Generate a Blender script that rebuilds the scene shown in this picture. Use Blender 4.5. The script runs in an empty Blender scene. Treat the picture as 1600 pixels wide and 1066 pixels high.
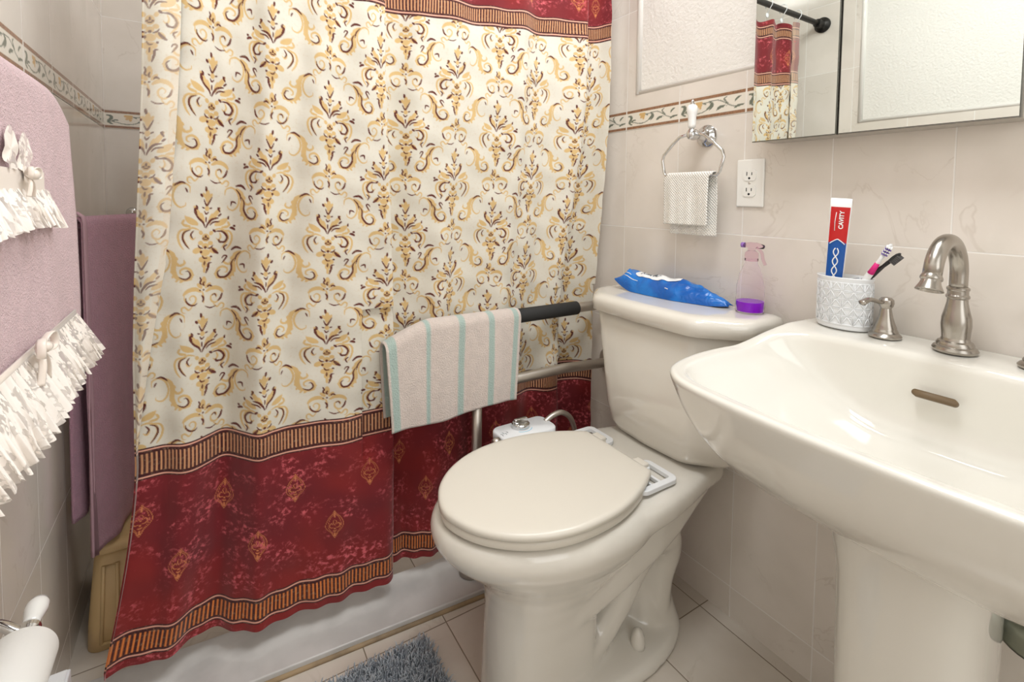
import bpy, bmesh, math, random
import numpy as np
from mathutils import Vector, Matrix
random.seed(7); RNG = np.random.default_rng(7)
S = bpy.context.scene; COL = S.collection
PI = math.pi

# ------------------------------------------------------------------ camera
F_PX, YAW, PITCH, ROLL, CY_PX, CAM_Z = 768.31, .55933, .04743, .01145, 346.61, 1.08237
s_, c_, sp, cp, sr, cr = math.sin(YAW), math.cos(YAW), math.sin(PITCH), math.cos(PITCH), math.sin(ROLL), math.cos(ROLL)
fw = Vector((s_*cp, c_*cp, -sp)); up0 = Vector((s_*sp, c_*sp, cp)); r0 = Vector((c_, -s_, 0))
rx = r0*cr + up0*sr; ry = -r0*sr + up0*cr
cd = bpy.data.cameras.new('camera'); cam = bpy.data.objects.new('camera', cd); COL.objects.link(cam)
M = Matrix((rx, ry, -fw)).transposed().to_4x4(); M.translation = (0, 0, CAM_Z); cam.matrix_world = M
cd.sensor_fit = 'HORIZONTAL'; cd.sensor_width = 36; cd.lens = 36*F_PX/1600
cd.shift_x = 0; cd.shift_y = -(533-CY_PX)/1600; cd.clip_start = .01
S.camera = cam

# ------------------------------------------------------------------ light
w = bpy.data.worlds.new('world'); S.world = w; w.use_nodes = True
w.node_tree.nodes['Background'].inputs[0].default_value = (.9, .93, 1, 1)
w.node_tree.nodes['Background'].inputs[1].default_value = .3
def area(name, loc, target, sx, sy, power, col):
    l = bpy.data.lights.new(name, 'AREA'); l.shape = 'RECTANGLE'; l.size = sx; l.size_y = sy; l.energy = power; l.color = col
    o = bpy.data.objects.new(name, l); COL.objects.link(o); o.location = loc
    o.rotation_euler = (Vector(target)-Vector(loc)).to_track_quat('-Z', 'Y').to_euler(); return o
area('ceiling_lamp_light', (.40, .35, 2.34), (.40, .35, 0), .45, .45, 7.8, (.96, .985, 1))
area('camera_side_fill', (.35, -1.1, 1.35), (.45, 1.2, .75), .9, 1.7, 6.0, (.95, .98, 1))  # soft fill added behind the camera; the front wall has no opening
area('vanity_lamp_light', (1.03, .45, 2.12), (-.1, .80, 1.0), .55, .12, 5.6, (.98, .99, 1))
area('shower_fill', (.5, 1.75, 2.36), (.5, 1.75, 0), .25, .25, 2.4, (1, .985, .96))  # unseen fill added to brighten the shower interior, no fitting here
S.view_settings.view_transform = 'Standard'; S.view_settings.look = 'None'
S.view_settings.exposure = .53; S.view_settings.gamma = 1; S.view_settings.use_curve_mapping = False

# ------------------------------------------------------------------ materials
def lin(c):
    return tuple(((v/255+.055)/1.055)**2.4 if v/255 > .04045 else v/255/12.92 for v in c)
def rgba(c): return lin(c)+(1,)
class N:
    def __init__(s, name):
        s.m = bpy.data.materials.new(name); s.m.use_nodes = True; s.t = s.m.node_tree
        s.b = s.t.nodes['Principled BSDF']
    def n(s, typ, **k):
        x = s.t.nodes.new(typ)
        for a, v in k.items(): setattr(x, a, v)
        return x
    def l(s, a, b): s.t.links.new(a, b)
    def setin(s, sock, v):
        if hasattr(v, 'is_output') or isinstance(v, bpy.types.NodeSocket): s.l(v, sock)
        else: sock.default_value = v
    def math(s, op, a, b=0., c=None, clamp=False):
        x = s.n('ShaderNodeMath', operation=op); x.use_clamp = clamp
        s.setin(x.inputs[0], a); s.setin(x.inputs[1], b)
        if c is not None: s.setin(x.inputs[2], c)
        return x.outputs[0]
    def mix(s, f, a, b):
        x = s.n('ShaderNodeMix', data_type='RGBA'); s.setin(x.inputs[0], f); s.setin(x.inputs[6], a); s.setin(x.inputs[7], b)
        return x.outputs[2]
    def ramp(s, f, lo, hi):
        x = s.n('ShaderNodeMapRange', interpolation_type='SMOOTHSTEP'); s.setin(x.inputs[0], f); x.inputs[1].default_value = lo; x.inputs[2].default_value = hi
        return x.outputs[0]
    def noise(s, scale, detail=2, vec=None, dist=0., rough=.5):
        x = s.n('ShaderNodeTexNoise'); x.inputs['Scale'].default_value = scale; x.inputs['Detail'].default_value = detail
        x.inputs['Distortion'].default_value = dist; x.inputs['Roughness'].default_value = rough
        s.l(vec if vec is not None else s.obj(), x.inputs['Vector']); return x.outputs[0]
    def obj(s):
        return s.n('ShaderNodeTexCoord').outputs['Object']
    def bump(s, h, strength, dist=.001):
        x = s.n('ShaderNodeBump'); x.inputs['Strength'].default_value = strength; x.inputs['Distance'].default_value = dist
        s.l(h, x.inputs['Height']); s.l(x.outputs[0], s.b.inputs['Normal'])
    def base(s, v): s.setin(s.b.inputs['Base Color'], v)
    def r(s, v): s.setin(s.b.inputs['Roughness'], v)
def simple(name, c, rough=.4, metal=0., var=.0, bump=None, coat=0., sheen=0., spec=None, emit=None):
    m = N(name)
    if var:
        f = m.noise(9, 4); m.base(m.mix(m.ramp(f, .35, .65), rgba([v*(1-var) for v in c]), rgba([min(255, v*(1+var*.5)) for v in c])))
    else: m.base(rgba(c))
    m.r(rough); m.b.inputs['Metallic'].default_value = metal
    m.b.inputs['Coat Weight'].default_value = coat; m.b.inputs['Sheen Weight'].default_value = sheen
    if bump: m.bump(m.noise(bump[0], 3), bump[1], bump[2])
    return m.m
def tile_mat(name, axis, h0, T, z0, zT, zshift, col, col2, grout, two='Z', rough=.13, vein=(168, 150, 130), gw=.0013, plain=None):
    m = N(name); sep = m.n('ShaderNodeSeparateXYZ'); m.l(m.obj(), sep.inputs[0])
    a = m.math('DIVIDE', m.math('SUBTRACT', sep.outputs[axis], h0), T)
    z = sep.outputs[two]
    if zshift: z = m.math('SUBTRACT', z, m.math('MULTIPLY', m.math('GREATER_THAN', z, 1.33), zshift))
    b = m.math('DIVIDE', m.math('SUBTRACT', z, z0), zT)
    def d(v, t): return m.math('MULTIPLY', m.math('ABSOLUTE', m.math('SUBTRACT', v, m.math('ROUND', v))), t)
    da = d(a, T)
    if plain is not None: da = m.math('ADD', da, m.math('GREATER_THAN', sep.outputs[axis], plain))
    dist = m.math('MINIMUM', da, d(b, zT))
    g = m.math('SUBTRACT', 1, m.ramp(dist, gw*.6, gw*1.3))
    # one random value for each tile shifts its marbling
    cmb = m.n('ShaderNodeCombineXYZ'); m.l(m.math('FLOOR', a), cmb.inputs[0]); m.l(m.math('FLOOR', b), cmb.inputs[1])
    wn = m.n('ShaderNodeTexWhiteNoise'); m.l(cmb.outputs[0], wn.inputs['Vector'])
    off = m.n('ShaderNodeVectorMath', operation='MULTIPLY_ADD'); m.l(wn.outputs['Color'], off.inputs[0]); off.inputs[1].default_value = (7, 7, 7); m.l(m.obj(), off.inputs[2])
    v = off.outputs[0]
    cl = m.mix(m.ramp(m.noise(5, 4, v), .3, .7), rgba(col), rgba(col2))
    vn = m.noise(4.2, 5, v, .8, .55)
    line = m.math('SUBTRACT', 1, m.ramp(m.math('ABSOLUTE', m.math('SUBTRACT', vn, .5)), .0, .012))
    line = m.math('MULTIPLY', line, m.math('MULTIPLY', m.ramp(m.noise(7, 2, v), .46, .66), .20))
    cl = m.mix(line, cl, rgba(vein)); cl = m.mix(g, cl, rgba(grout))
    m.base(cl); m.r(m.math('ADD', rough, m.math('MULTIPLY', g, .5)))
    m.bump(m.math('SUBTRACT', 1, g), .35, .0015)
    return m.m
TW, TH = .2032, .305
COLT, COLT2, GR = (237, 229, 220), (226, 218, 208), (245, 241, 236)
m_right = tile_mat('right wall marble tile', 'Y', 1.143, TW, 1.302, TH, .06, COLT, COLT2, GR)
m_left = tile_mat('left wall marble tile', 'Y', 1.2548, TW, 1.302, TH, .06, COLT, COLT2, GR, plain=1.5)
m_back = tile_mat('back wall marble tile', 'X', -.2786, TW, 1.302, TH, .06, COLT, COLT2, GR)
m_floor = tile_mat('floor marble tile', 'X', .507, .2, .80, .305, 0, (226, 218, 207), (213, 203, 190), (138, 124, 106), two='Y', rough=.22, gw=.0014)
m_stucco = simple('white stucco', (240, 237, 231), .7, bump=(120, .6, .004))
m_paint = simple('white ceiling paint', (240, 238, 233), .8, bump=(60, .2, .002))
m_bull = simple('glossy white bullnose tile', (246, 243, 238), .12)
m_curb = simple('pale grey marble saddle', (205, 203, 200), .28, var=.05)
m_caulk = simple('tan caulk', (160, 138, 108), .6, var=.2)
m_ceramic = simple('biscuit vitreous china', (225, 220, 210), .10, coat=.6)
m_sink = simple('bone glazed china', (228, 225, 216), .09, coat=.6)
m_seat = simple('biscuit plastic seat', (224, 218, 206), .30)
m_chrome = simple('polished chrome', (215, 215, 215), .08, 1.)
m_steel = simple('brushed stainless steel', (214, 208, 200), .40, 1.)
m_nickel = N('brushed nickel'); m_nickel.base(rgba((172, 166, 158))); m_nickel.b.inputs['Metallic'].default_value = 1; m_nickel.r(.26); m_nickel = m_nickel.m
m_dark = simple('dark bronze metal', (52, 50, 48), .4, .7)
m_foam = simple('black foam', (38, 38, 38), .75, bump=(300, .2, .001))
m_wplastic = simple('white plastic', (236, 238, 240), .3)
m_wplate = simple('white outlet plastic', (246, 244, 238), .3)
m_black = simple('black slot', (18, 17, 16), .5)
m_blackp = simple('black plastic', (28, 28, 30), .35)
m_porc = simple('white porcelain', (246, 245, 242), .12, coat=.5)
m_beige = simple('beige plastic', (222, 190, 138), .4)
m_paper = simple('white tissue paper', (240, 238, 234), .9, bump=(120, .3, .001))
m_mirror = simple('silvered mirror glass', (226, 230, 226), .008, 1.)
m_cab = simple('grey steel cabinet', (190, 184, 176), .35, .3)
m_bevel = simple('bevelled mirror edge', (120, 120, 116), .2, 1.)
m_knobpink = simple('copper coloured spindle', (200, 140, 115), .4)
m_blue = N('blue wipes foil'); m_blue.base(m_blue.mix(m_blue.ramp(m_blue.noise(14, 2), .4, .6), rgba((14, 92, 178)), rgba((28, 120, 206)))); m_blue.r(.22)
m_blue.bump(m_blue.noise(38, 2, dist=.7), .7, .006); m_blue = m_blue.m
m_lblue = simple('light blue print', (140, 205, 232), .4)
m_grey = simple('grey print', (120, 125, 130), .5)
m_white = simple('white print', (245, 246, 247), .4)
m_red = simple('red toothpaste print', (196, 30, 32), .25)
m_tblue = simple('blue toothpaste print', (18, 84, 165), .25)
m_pinkp = simple('magenta rubber', (225, 30, 130), .4)
m_purpb = simple('purple bristles', (98, 70, 160), .6)
m_greyb = simple('dark grey bristles', (90, 88, 88), .7)
m_valve = simple('dull chrome valve', (120, 124, 112), .3, 1.)
m_hosedark = simple('dark braided hose', (40, 40, 44), .45, .4, bump=(400, .5, .002))
def towel_mat(name, c, c2=None, stripes=None):
    m = N(name); col = m.mix(m.ramp(m.noise(45, 3), .3, .7), rgba([v*.965 for v in c]), rgba(c))
    if stripes:
        a = m.n('ShaderNodeAttribute', attribute_name='stripe'); col = m.mix(a.outputs['Fac'], col, rgba(stripes))
    m.base(col); m.r(.95); m.b.inputs['Sheen Weight'].default_value = .5; m.b.inputs['Sheen Roughness'].default_value = .5
    m.bump(m.noise(300, 3, rough=.75), 1., .0065); return m.m
m_pink = towel_mat('pale pink terry', (252, 216, 222))
m_mauve = towel_mat('mauve terry', (224, 164, 188))
m_stripe = towel_mat('cream and mint striped terry', (246, 229, 218), stripes=(190, 212, 202))
m_hem = simple('towel hem tape', (226, 198, 196), .8)
m_mhem = simple('mauve hem tape', (198, 160, 172), .8)
def waffle():
    m = N('white waffle cotton'); m.base(rgba((246, 243, 236))); m.r(.9)
    sep = m.n('ShaderNodeSeparateXYZ'); m.l(m.obj(), sep.inputs[0])
    h = m.math('MULTIPLY', m.math('SINE', m.math('MULTIPLY', sep.outputs['Y'], 850)), m.math('SINE', m.math('MULTIPLY', sep.outputs['Z'], 850)))
    m.bump(h, .8, .0016); return m.m
m_waffle = waffle()
def lace():
    m = N('ivory lace'); m.base(rgba((248, 240, 232))); m.r(.8)
    uv = m.n('ShaderNodeAttribute', attribute_name='luv').outputs['Vector']
    v = m.n('ShaderNodeTexVoronoi', feature='F1'); v.inputs['Scale'].default_value = 150; m.l(uv, v.inputs['Vector'])
    hole = m.ramp(v.outputs['Distance'], .30, .42)
    fl = m.ramp(m.noise(34, 2, uv, 1.2), .47, .52)          # solid floral areas
    hole = m.math('MULTIPLY', hole, m.math('SUBTRACT', 1, fl))
    m.setin(m.b.inputs['Alpha'], m.math('SUBTRACT', 1, m.math('MULTIPLY', hole, .5)))
    m.bump(fl, .5, .001); return m.m
m_lace = lace()
m_satin = simple('ivory satin ribbon', (240, 228, 216), .3, sheen=.4)
m_fur = N('grey blue shag'); m_fur.base(m_fur.mix(m_fur.ramp(m_fur.noise(40, 2), .3, .7), rgba((160, 168, 178)), rgba((200, 206, 212)))); m_fur.r(.8); m_fur = m_fur.m
def clear(name, c, rough=.02, ior=1.45, alpha=None, solid=None):
    m = N(name); m.base(rgba(c)); m.r(rough); m.b.inputs['Transmission Weight'].default_value = 1; m.b.inputs['IOR'].default_value = ior
    return m.m
m_bottle = clear('clear bottle plastic', (255, 251, 255), .03, 1.04)
m_trig = clear('clear pink spray head', (246, 222, 234), .15, 1.1)
m_liquid = simple('purple cleaning liquid', (140, 14, 205), .12)
m_violet = simple('violet nozzle', (150, 110, 190), .3)
def attr_mat(name, speck=True, rough=.85, sheen=.2):
    m = N(name); a = m.n('ShaderNodeAttribute', attribute_name='pattern'); col = a.outputs['Color']
    if speck:
        red = a.outputs['Alpha']; pv = m.n('ShaderNodeAttribute', attribute_name='luv').outputs['Vector']
        n1 = m.noise(11, 5, pv, .3, .7); n2 = m.noise(95, 3, pv, 0, .6)
        sp_ = m.math('MULTIPLY', m.ramp(n1, .46, .60), m.ramp(n2, .47, .64))
        f = m.math('MULTIPLY', m.math('MULTIPLY', sp_, red), 1.0)
        col = m.mix(f, col, rgba((212, 96, 104)))
        cr_ = m.math('MULTIPLY', m.math('SUBTRACT', 1, red), m.math('MULTIPLY', m.ramp(m.noise(130, 4, pv, 0, .7), .5, .75), .34))
        col = m.mix(cr_, col, rgba((205, 182, 148)))
        hue = m.math('MULTIPLY', m.math('MULTIPLY', m.ramp(m.noise(5, 2, pv), .45, .7), red), .5)
        col = m.mix(hue, col, rgba((150, 30, 18)))
        m.bump(m.noise(900, 2, pv), .15, .001)
    m.base(col); m.r(rough); m.b.inputs['Sheen Weight'].default_value = sheen
    return m.m
m_curtain = attr_mat('printed curtain cloth'); m_curtain.use_backface_culling = False
m_border = attr_mat('painted border tile', False, .15, 0)

# ------------------------------------------------------------------ helpers
WL = {}                                   # world location of each parent
def link(o, parent, loc):
    COL.objects.link(o)
    if parent is not None:
        o.parent = parent; p = WL[parent.name]; o.location = Vector(loc)-p
    else: o.location = loc
    WL[o.name] = Vector(loc)
def tag(o, label=None, cat=None, group=None, kind=None):
    if label: o['label'] = label
    if cat: o['category'] = cat
    if group: o['group'] = group
    if kind: o['kind'] = kind
    return o
def thing(name, loc, label, cat, group=None):
    o = bpy.data.objects.new(name, None); o.empty_display_size = .02; link(o, None, loc); return tag(o, label, cat, group)
def obj(name, verts, faces, mat, parent=None, smooth=True, origin=None, bevel=0, subsurf=0, solid=0, auto=None, seg=3):
    v = np.asarray([tuple(p) for p in verts], dtype=float) if not isinstance(verts, np.ndarray) else verts
    if origin is None: origin = ((v[:, 0].min()+v[:, 0].max())/2, (v[:, 1].min()+v[:, 1].max())/2, v[:, 2].min())
    me = bpy.data.meshes.new(name); me.from_pydata((v-np.array(origin)).tolist(), [], [tuple(f) for f in faces])
    for mm in (mat if isinstance(mat, (list, tuple)) else [mat]): me.materials.append(mm)
    bm = bmesh.new(); bm.from_mesh(me); bmesh.ops.recalc_face_normals(bm, faces=bm.faces); bm.to_mesh(me); bm.free()
    o = bpy.data.objects.new(name, me); link(o, parent, origin)
    if solid:
        md = o.modifiers.new('solid', 'SOLIDIFY'); md.thickness = solid; md.offset = 0
    if bevel:
        md = o.modifiers.new('bevel', 'BEVEL'); md.width = bevel; md.segments = seg; md.limit_method = 'ANGLE'; md.angle_limit = math.radians(35)
    if subsurf:
        md = o.modifiers.new('sub', 'SUBSURF'); md.levels = md.render_levels = subsurf
    if smooth:
        me.shade_smooth()
        if auto is not None or bevel:
            me.set_sharp_from_angle(angle=math.radians(auto or 40))
    return o
class MB:
    def __init__(s): s.v = []; s.f = []; s.mi = []
    def add(s, v, f, mi=0):
        n = len(s.v); s.v += [tuple(p) for p in v]; s.f += [tuple(i+n for i in q) for q in f]; s.mi += [mi]*len(f); return s
    def box(s, a, b, mi=0, M=None):
        x0, y0, z0 = a; x1, y1, z1 = b
        v = [Vector(p) for p in ((x0,y0,z0),(x1,y0,z0),(x1,y1,z0),(x0,y1,z0),(x0,y0,z1),(x1,y0,z1),(x1,y1,z1),(x0,y1,z1))]
        if M is not None: v = [M @ p for p in v]
        return s.add(v, [(0,3,2,1),(4,5,6,7),(0,1,5,4),(1,2,6,5),(2,3,7,6),(3,0,4,7)], mi)
    def tube(s, pts, r, seg=14, mi=0, caps=True, flat=None):
        v, f = sweep(pts, r, seg, caps, flat); return s.add(v, f, mi)
    def lathe(s, prof, loc, axis=(0, 0, 1), seg=32, mi=0, caps=True):
        v, f = lathe(prof, loc, axis, seg, caps); return s.add(v, f, mi)
    def loft(s, rings, caps=True, mi=0):
        v, f = loft(rings, caps); return s.add(v, f, mi)
    def build(s, name, mat, parent=None, **k):
        o = obj(name, s.v, s.f, mat, parent, **k)
        if any(s.mi): o.data.polygons.foreach_set('material_index', s.mi)
        return o
def frame(d, hint=None):
    d = Vector(d).normalized(); h = Vector(hint) if hint else (Vector((0, 0, 1)) if abs(d.z) < .9 else Vector((1, 0, 0)))
    a = (h - d*h.dot(d)).normalized(); return a, d.cross(a)
def sweep(pts, r, seg=14, caps=True, flat=None):
    P = [Vector(p) for p in pts]; n = len(P); R = r if isinstance(r, (list, tuple)) else [r]*n
    v = []; a = None
    for i, p in enumerate(P):
        d = (P[min(i+1, n-1)]-P[max(i-1, 0)]).normalized()
        if a is None: a, b = frame(d)
        else:
            a = (a - d*a.dot(d)).normalized(); b = d.cross(a)
        for k in range(seg):
            t = 2*PI*k/seg; q = a*math.cos(t)*(flat or 1) + b*math.sin(t); v.append(p+q*R[i])
    f = [(i*seg+k, i*seg+(k+1) % seg, (i+1)*seg+(k+1) % seg, (i+1)*seg+k) for i in range(n-1) for k in range(seg)]
    if caps: f += [tuple(range(seg))[::-1], tuple((n-1)*seg+k for k in range(seg))]
    return v, f
def lathe(prof, loc, axis=(0, 0, 1), seg=32, caps=True):
    ax = Vector(axis).normalized(); a, b = frame(ax); L = Vector(loc); v = []
    for (r, h) in prof:
        for k in range(seg):
            t = 2*PI*k/seg; v.append(L+ax*h+(a*math.cos(t)+b*math.sin(t))*max(r, 1e-5))
    n = len(prof)
    f = [(i*seg+k, i*seg+(k+1) % seg, (i+1)*seg+(k+1) % seg, (i+1)*seg+k) for i in range(n-1) for k in range(seg)]
    if caps: f += [tuple(range(seg))[::-1], tuple((n-1)*seg+k for k in range(seg))]
    return v, f
def loft(rings, caps=True):
    seg = len(rings[0]); v = [p for r in rings for p in r]; n = len(rings)
    f = [(i*seg+k, i*seg+(k+1) % seg, (i+1)*seg+(k+1) % seg, (i+1)*seg+k) for i in range(n-1) for k in range(seg)]
    if caps: f += [tuple(range(seg))[::-1], tuple((n-1)*seg+k for k in range(seg))]
    return v, f
def spline(P, n=8, closed=False):
    P = [np.array(p, float) for p in P]; out = []; m = len(P)
    for i in range(m if closed else m-1):
        g = (lambda k: P[k % m]) if closed else (lambda k: P[max(0, min(m-1, k))])
        a, b, c, d = g(i-1), g(i), g(i+1), g(i+2)
        for k in range(n):
            t = k/n; out.append(.5*((2*b)+(c-a)*t+(2*a-5*b+4*c-d)*t*t+(3*b-a-3*c+d)*t**3))
    if not closed: out.append(P[-1])
    return out
def resample(P, n, closed=True):
    P = np.array(P, float)
    if closed: P = np.vstack([P, P[:1]])
    s = np.r_[0, np.cumsum(np.linalg.norm(np.diff(P, axis=0), axis=1))]
    t = np.linspace(0, s[-1], n, endpoint=not closed)
    return np.stack([np.interp(t, s, P[:, k]) for k in range(P.shape[1])], 1)
def grid(name, P, mat, parent=None, attr=None, stripe=None, luv=None, **k):
    """P: (rows, cols, 3) array -> one cloth sheet"""
    r, c = P.shape[:2]; idx = np.arange(r*c).reshape(r, c)
    f = np.stack([idx[:-1, :-1], idx[:-1, 1:], idx[1:, 1:], idx[1:, :-1]], -1).reshape(-1, 4)
    v = P.reshape(-1, 3); origin = ((v[:, 0].min()+v[:, 0].max())/2, (v[:, 1].min()+v[:, 1].max())/2, v[:, 2].min())
    me = bpy.data.meshes.new(name); me.vertices.add(len(v)); me.vertices.foreach_set('co', (v-np.array(origin)).astype(np.float32).ravel())
    me.loops.add(f.size); me.loops.foreach_set('vertex_index', f.ravel().astype(np.int32))
    me.polygons.add(len(f)); me.polygons.foreach_set('loop_start', np.arange(0, f.size, 4, dtype=np.int32))
    me.polygons.foreach_set('use_smooth', np.ones(len(f), bool))
    me.update(); me.validate(); me.materials.append(mat)
    if attr is not None:
        a = me.attributes.new('pattern', 'FLOAT_COLOR', 'POINT'); a.data.foreach_set('color', attr.reshape(-1, 4).astype(np.float32).ravel())
    if stripe is not None:
        a = me.attributes.new('stripe', 'FLOAT', 'POINT'); a.data.foreach_set('value', stripe.astype(np.float32).ravel())
    if luv is not None:
        a = me.attributes.new('luv', 'FLOAT_VECTOR', 'POINT'); a.data.foreach_set('vector', luv.reshape(-1, 3).astype(np.float32).ravel())
    o = bpy.data.objects.new(name, me); link(o, parent, origin)
    if k.get('solid'):
        md = o.modifiers.new('solid', 'SOLIDIFY'); md.thickness = k['solid']; md.offset = 0
    return o
def text(name, s, size, M4, mat, parent, ext=.0003, bold=0):
    cu = bpy.data.curves.new(name, 'FONT'); cu.body = s; cu.size = size; cu.extrude = ext; cu.align_x = 'CENTER'; cu.align_y = 'CENTER'; cu.offset = bold
    t = bpy.data.objects.new('tmp', cu); COL.objects.link(t); bpy.context.view_layer.update()
    me = bpy.data.meshes.new_from_object(t.evaluated_get(bpy.context.evaluated_depsgraph_get()))
    bpy.data.objects.remove(t); vs = [M4 @ v.co for v in me.vertices]; fs = [tuple(p.vertices) for p in me.polygons]
    return obj(name, vs, fs, mat, parent, smooth=False)
def dup(root, loc, label=None):
    r = root.copy(); COL.objects.link(r); r.location = loc; WL[r.name] = Vector(loc)
    if label: r['label'] = label
    for ch in list(root.children):
        c = ch.copy(); COL.objects.link(c); c.parent = r
        for g in ch.children:
            d = g.copy(); COL.objects.link(d); d.parent = c
    return r
def struct(o): o['kind'] = 'structure'; return o

# ------------------------------------------------------------------ setting
LX, W, Y0, YB, ZC = -.2786, 1.142, -1.25, 2.118, 2.42
O0 = (0, 0, 0)
STZ, STY = 1.412, 1.100                    # tile ends, stucco begins (right wall)
def plane_wall(name, boxes, mats):
    b = MB()
    for a, c, mi in boxes: b.box(a, c, mi)
    return struct(b.build(name, mats, origin=O0, smooth=False))
plane_wall('wall_right', [((W, Y0, 0), (W+.1, YB+.1, STZ), 0), ((W, STY, STZ), (W+.1, YB+.1, ZC), 0), ((W+.004, Y0, STZ), (W+.1, STY, ZC), 1)], [m_right, m_stucco])
LSY, LSZ = 1.02, 1.43
plane_wall('wall_left', [((LX-.1, Y0, 0), (LX, YB+.1, LSZ), 0), ((LX-.1, LSY, LSZ), (LX, YB+.1, ZC), 0), ((LX-.1, Y0, LSZ), (LX-.004, LSY, ZC), 1)], [m_left, m_stucco])
plane_wall('wall_back', [((LX, YB, 0), (W, YB+.1, ZC), 0)], [m_back])
plane_wall('wall_front', [((LX, Y0-.1, 0), (W, Y0, ZC), 0)], [m_paint])
plane_wall('floor', [((LX-.1, Y0-.1, -.1), (W+.1, YB+.1, 0), 0)], [m_floor])
plane_wall('ceiling', [((LX-.1, Y0-.1, ZC), (W+.1, YB+.1, ZC+.1), 0)], [m_paint])
b = MB(); b.tube([(W+.005, STY, STZ-.004), (W+.005, STY, ZC)], .010, 16); b.tube([(W+.005, Y0+.01, STZ), (W+.005, STY, STZ)], .008, 16)
struct(b.build('trim_1', m_bull))
b = MB(); b.tube([(LX-.005, LSY, LSZ-.004), (LX-.005, LSY, ZC)], .010, 16); b.tube([(LX-.005, Y0+.01, LSZ), (LX-.005, LSY, LSZ)], .008, 16)
struct(b.build('trim_2', m_bull))
# shower threshold
cf = lambda x: 1.163-.070*(x-.111)
b = MB(); v = []
for x in (LX+.001, W-.001):
    y = cf(x); v += [(x, y, .004), (x, y, .02), (x, y+.165, .02), (x, y+.165, 0.001)]
b.add(v, [(0, 1, 5, 4), (1, 2, 6, 5), (2, 3, 7, 6), (3, 0, 4, 7), (0, 3, 2, 1), (4, 5, 6, 7)])
struct(b.build('trim_3', m_curb, bevel=.003))
b = MB(); b.tube([(LX+.002, cf(LX)-.002, .003), (W-.002, cf(W)-.002, .003)], .006, 8); struct(b.build('trim_4', m_caulk))

# --------------------------------------------------- printed patterns (2-D strokes sampled on cloth and tile)
class Raster:
    def __init__(s, w, h, sc, wrap=True):
        s.w, s.h, s.sc, s.wrap = w, h, sc, wrap; s.W, s.H = int(round(w*sc)), int(round(h*sc)); s.L = {}
    def dot(s, key, x, y, rx_, ry_, rot=0):
        L = s.L.setdefault(key, np.zeros((s.H, s.W), np.float32)); sc = s.sc
        R = max(rx_, ry_)*sc+1.5; X, Y = x*sc, y*sc
        i0, i1, j0, j1 = int(Y-R), int(Y+R)+1, int(X-R), int(X+R)+1
        ii, jj = np.mgrid[i0:i1+1, j0:j1+1]; dx, dy = jj-X, ii-Y
        c, q = math.cos(rot), math.sin(rot); u = (dx*c+dy*q)/(rx_*sc); v_ = (-dx*q+dy*c)/(ry_*sc)
        m = np.clip((1-np.sqrt(u*u+v_*v_))*min(rx_, ry_)*sc+.5, 0, 1)
        if s.wrap: ii %= s.H; jj %= s.W; ok = np.ones(ii.shape, bool)
        else: ok = (ii >= 0) & (ii < s.H) & (jj >= 0) & (jj < s.W)
        np.maximum.at(L, (ii[ok], jj[ok]), m[ok])
    def stroke(s, key, pts, wd, taper=True):
        P = resample(spline(pts, 8), max(6, int(sum(math.dist(pts[i], pts[i+1]) for i in range(len(pts)-1))/(wd*.25+1))), False)
        n = len(P)
        for i, (x, y) in enumerate(P):
            t = i/(n-1); r = wd/2*((math.sin(PI*min(1, max(0, t)))**.5*.85+.15) if taper else 1); s.dot(key, x, y, max(r, .6), max(r, .6))
    def sample(s, key, x, y):
        L = s.L[key]; X, Y = x*s.sc, y*s.sc; i, j = np.floor(Y).astype(int), np.floor(X).astype(int); fy, fx = Y-i, X-j
        if s.wrap: g = lambda a, b_: L[a % s.H, b_ % s.W]
        else: g = lambda a, b_: L[np.clip(a, 0, s.H-1), np.clip(b_, 0, s.W-1)]
        return (g(i, j)*(1-fx)+g(i, j+1)*fx)*(1-fy)+(g(i+1, j)*(1-fx)+g(i+1, j+1)*fx)*fy
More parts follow.
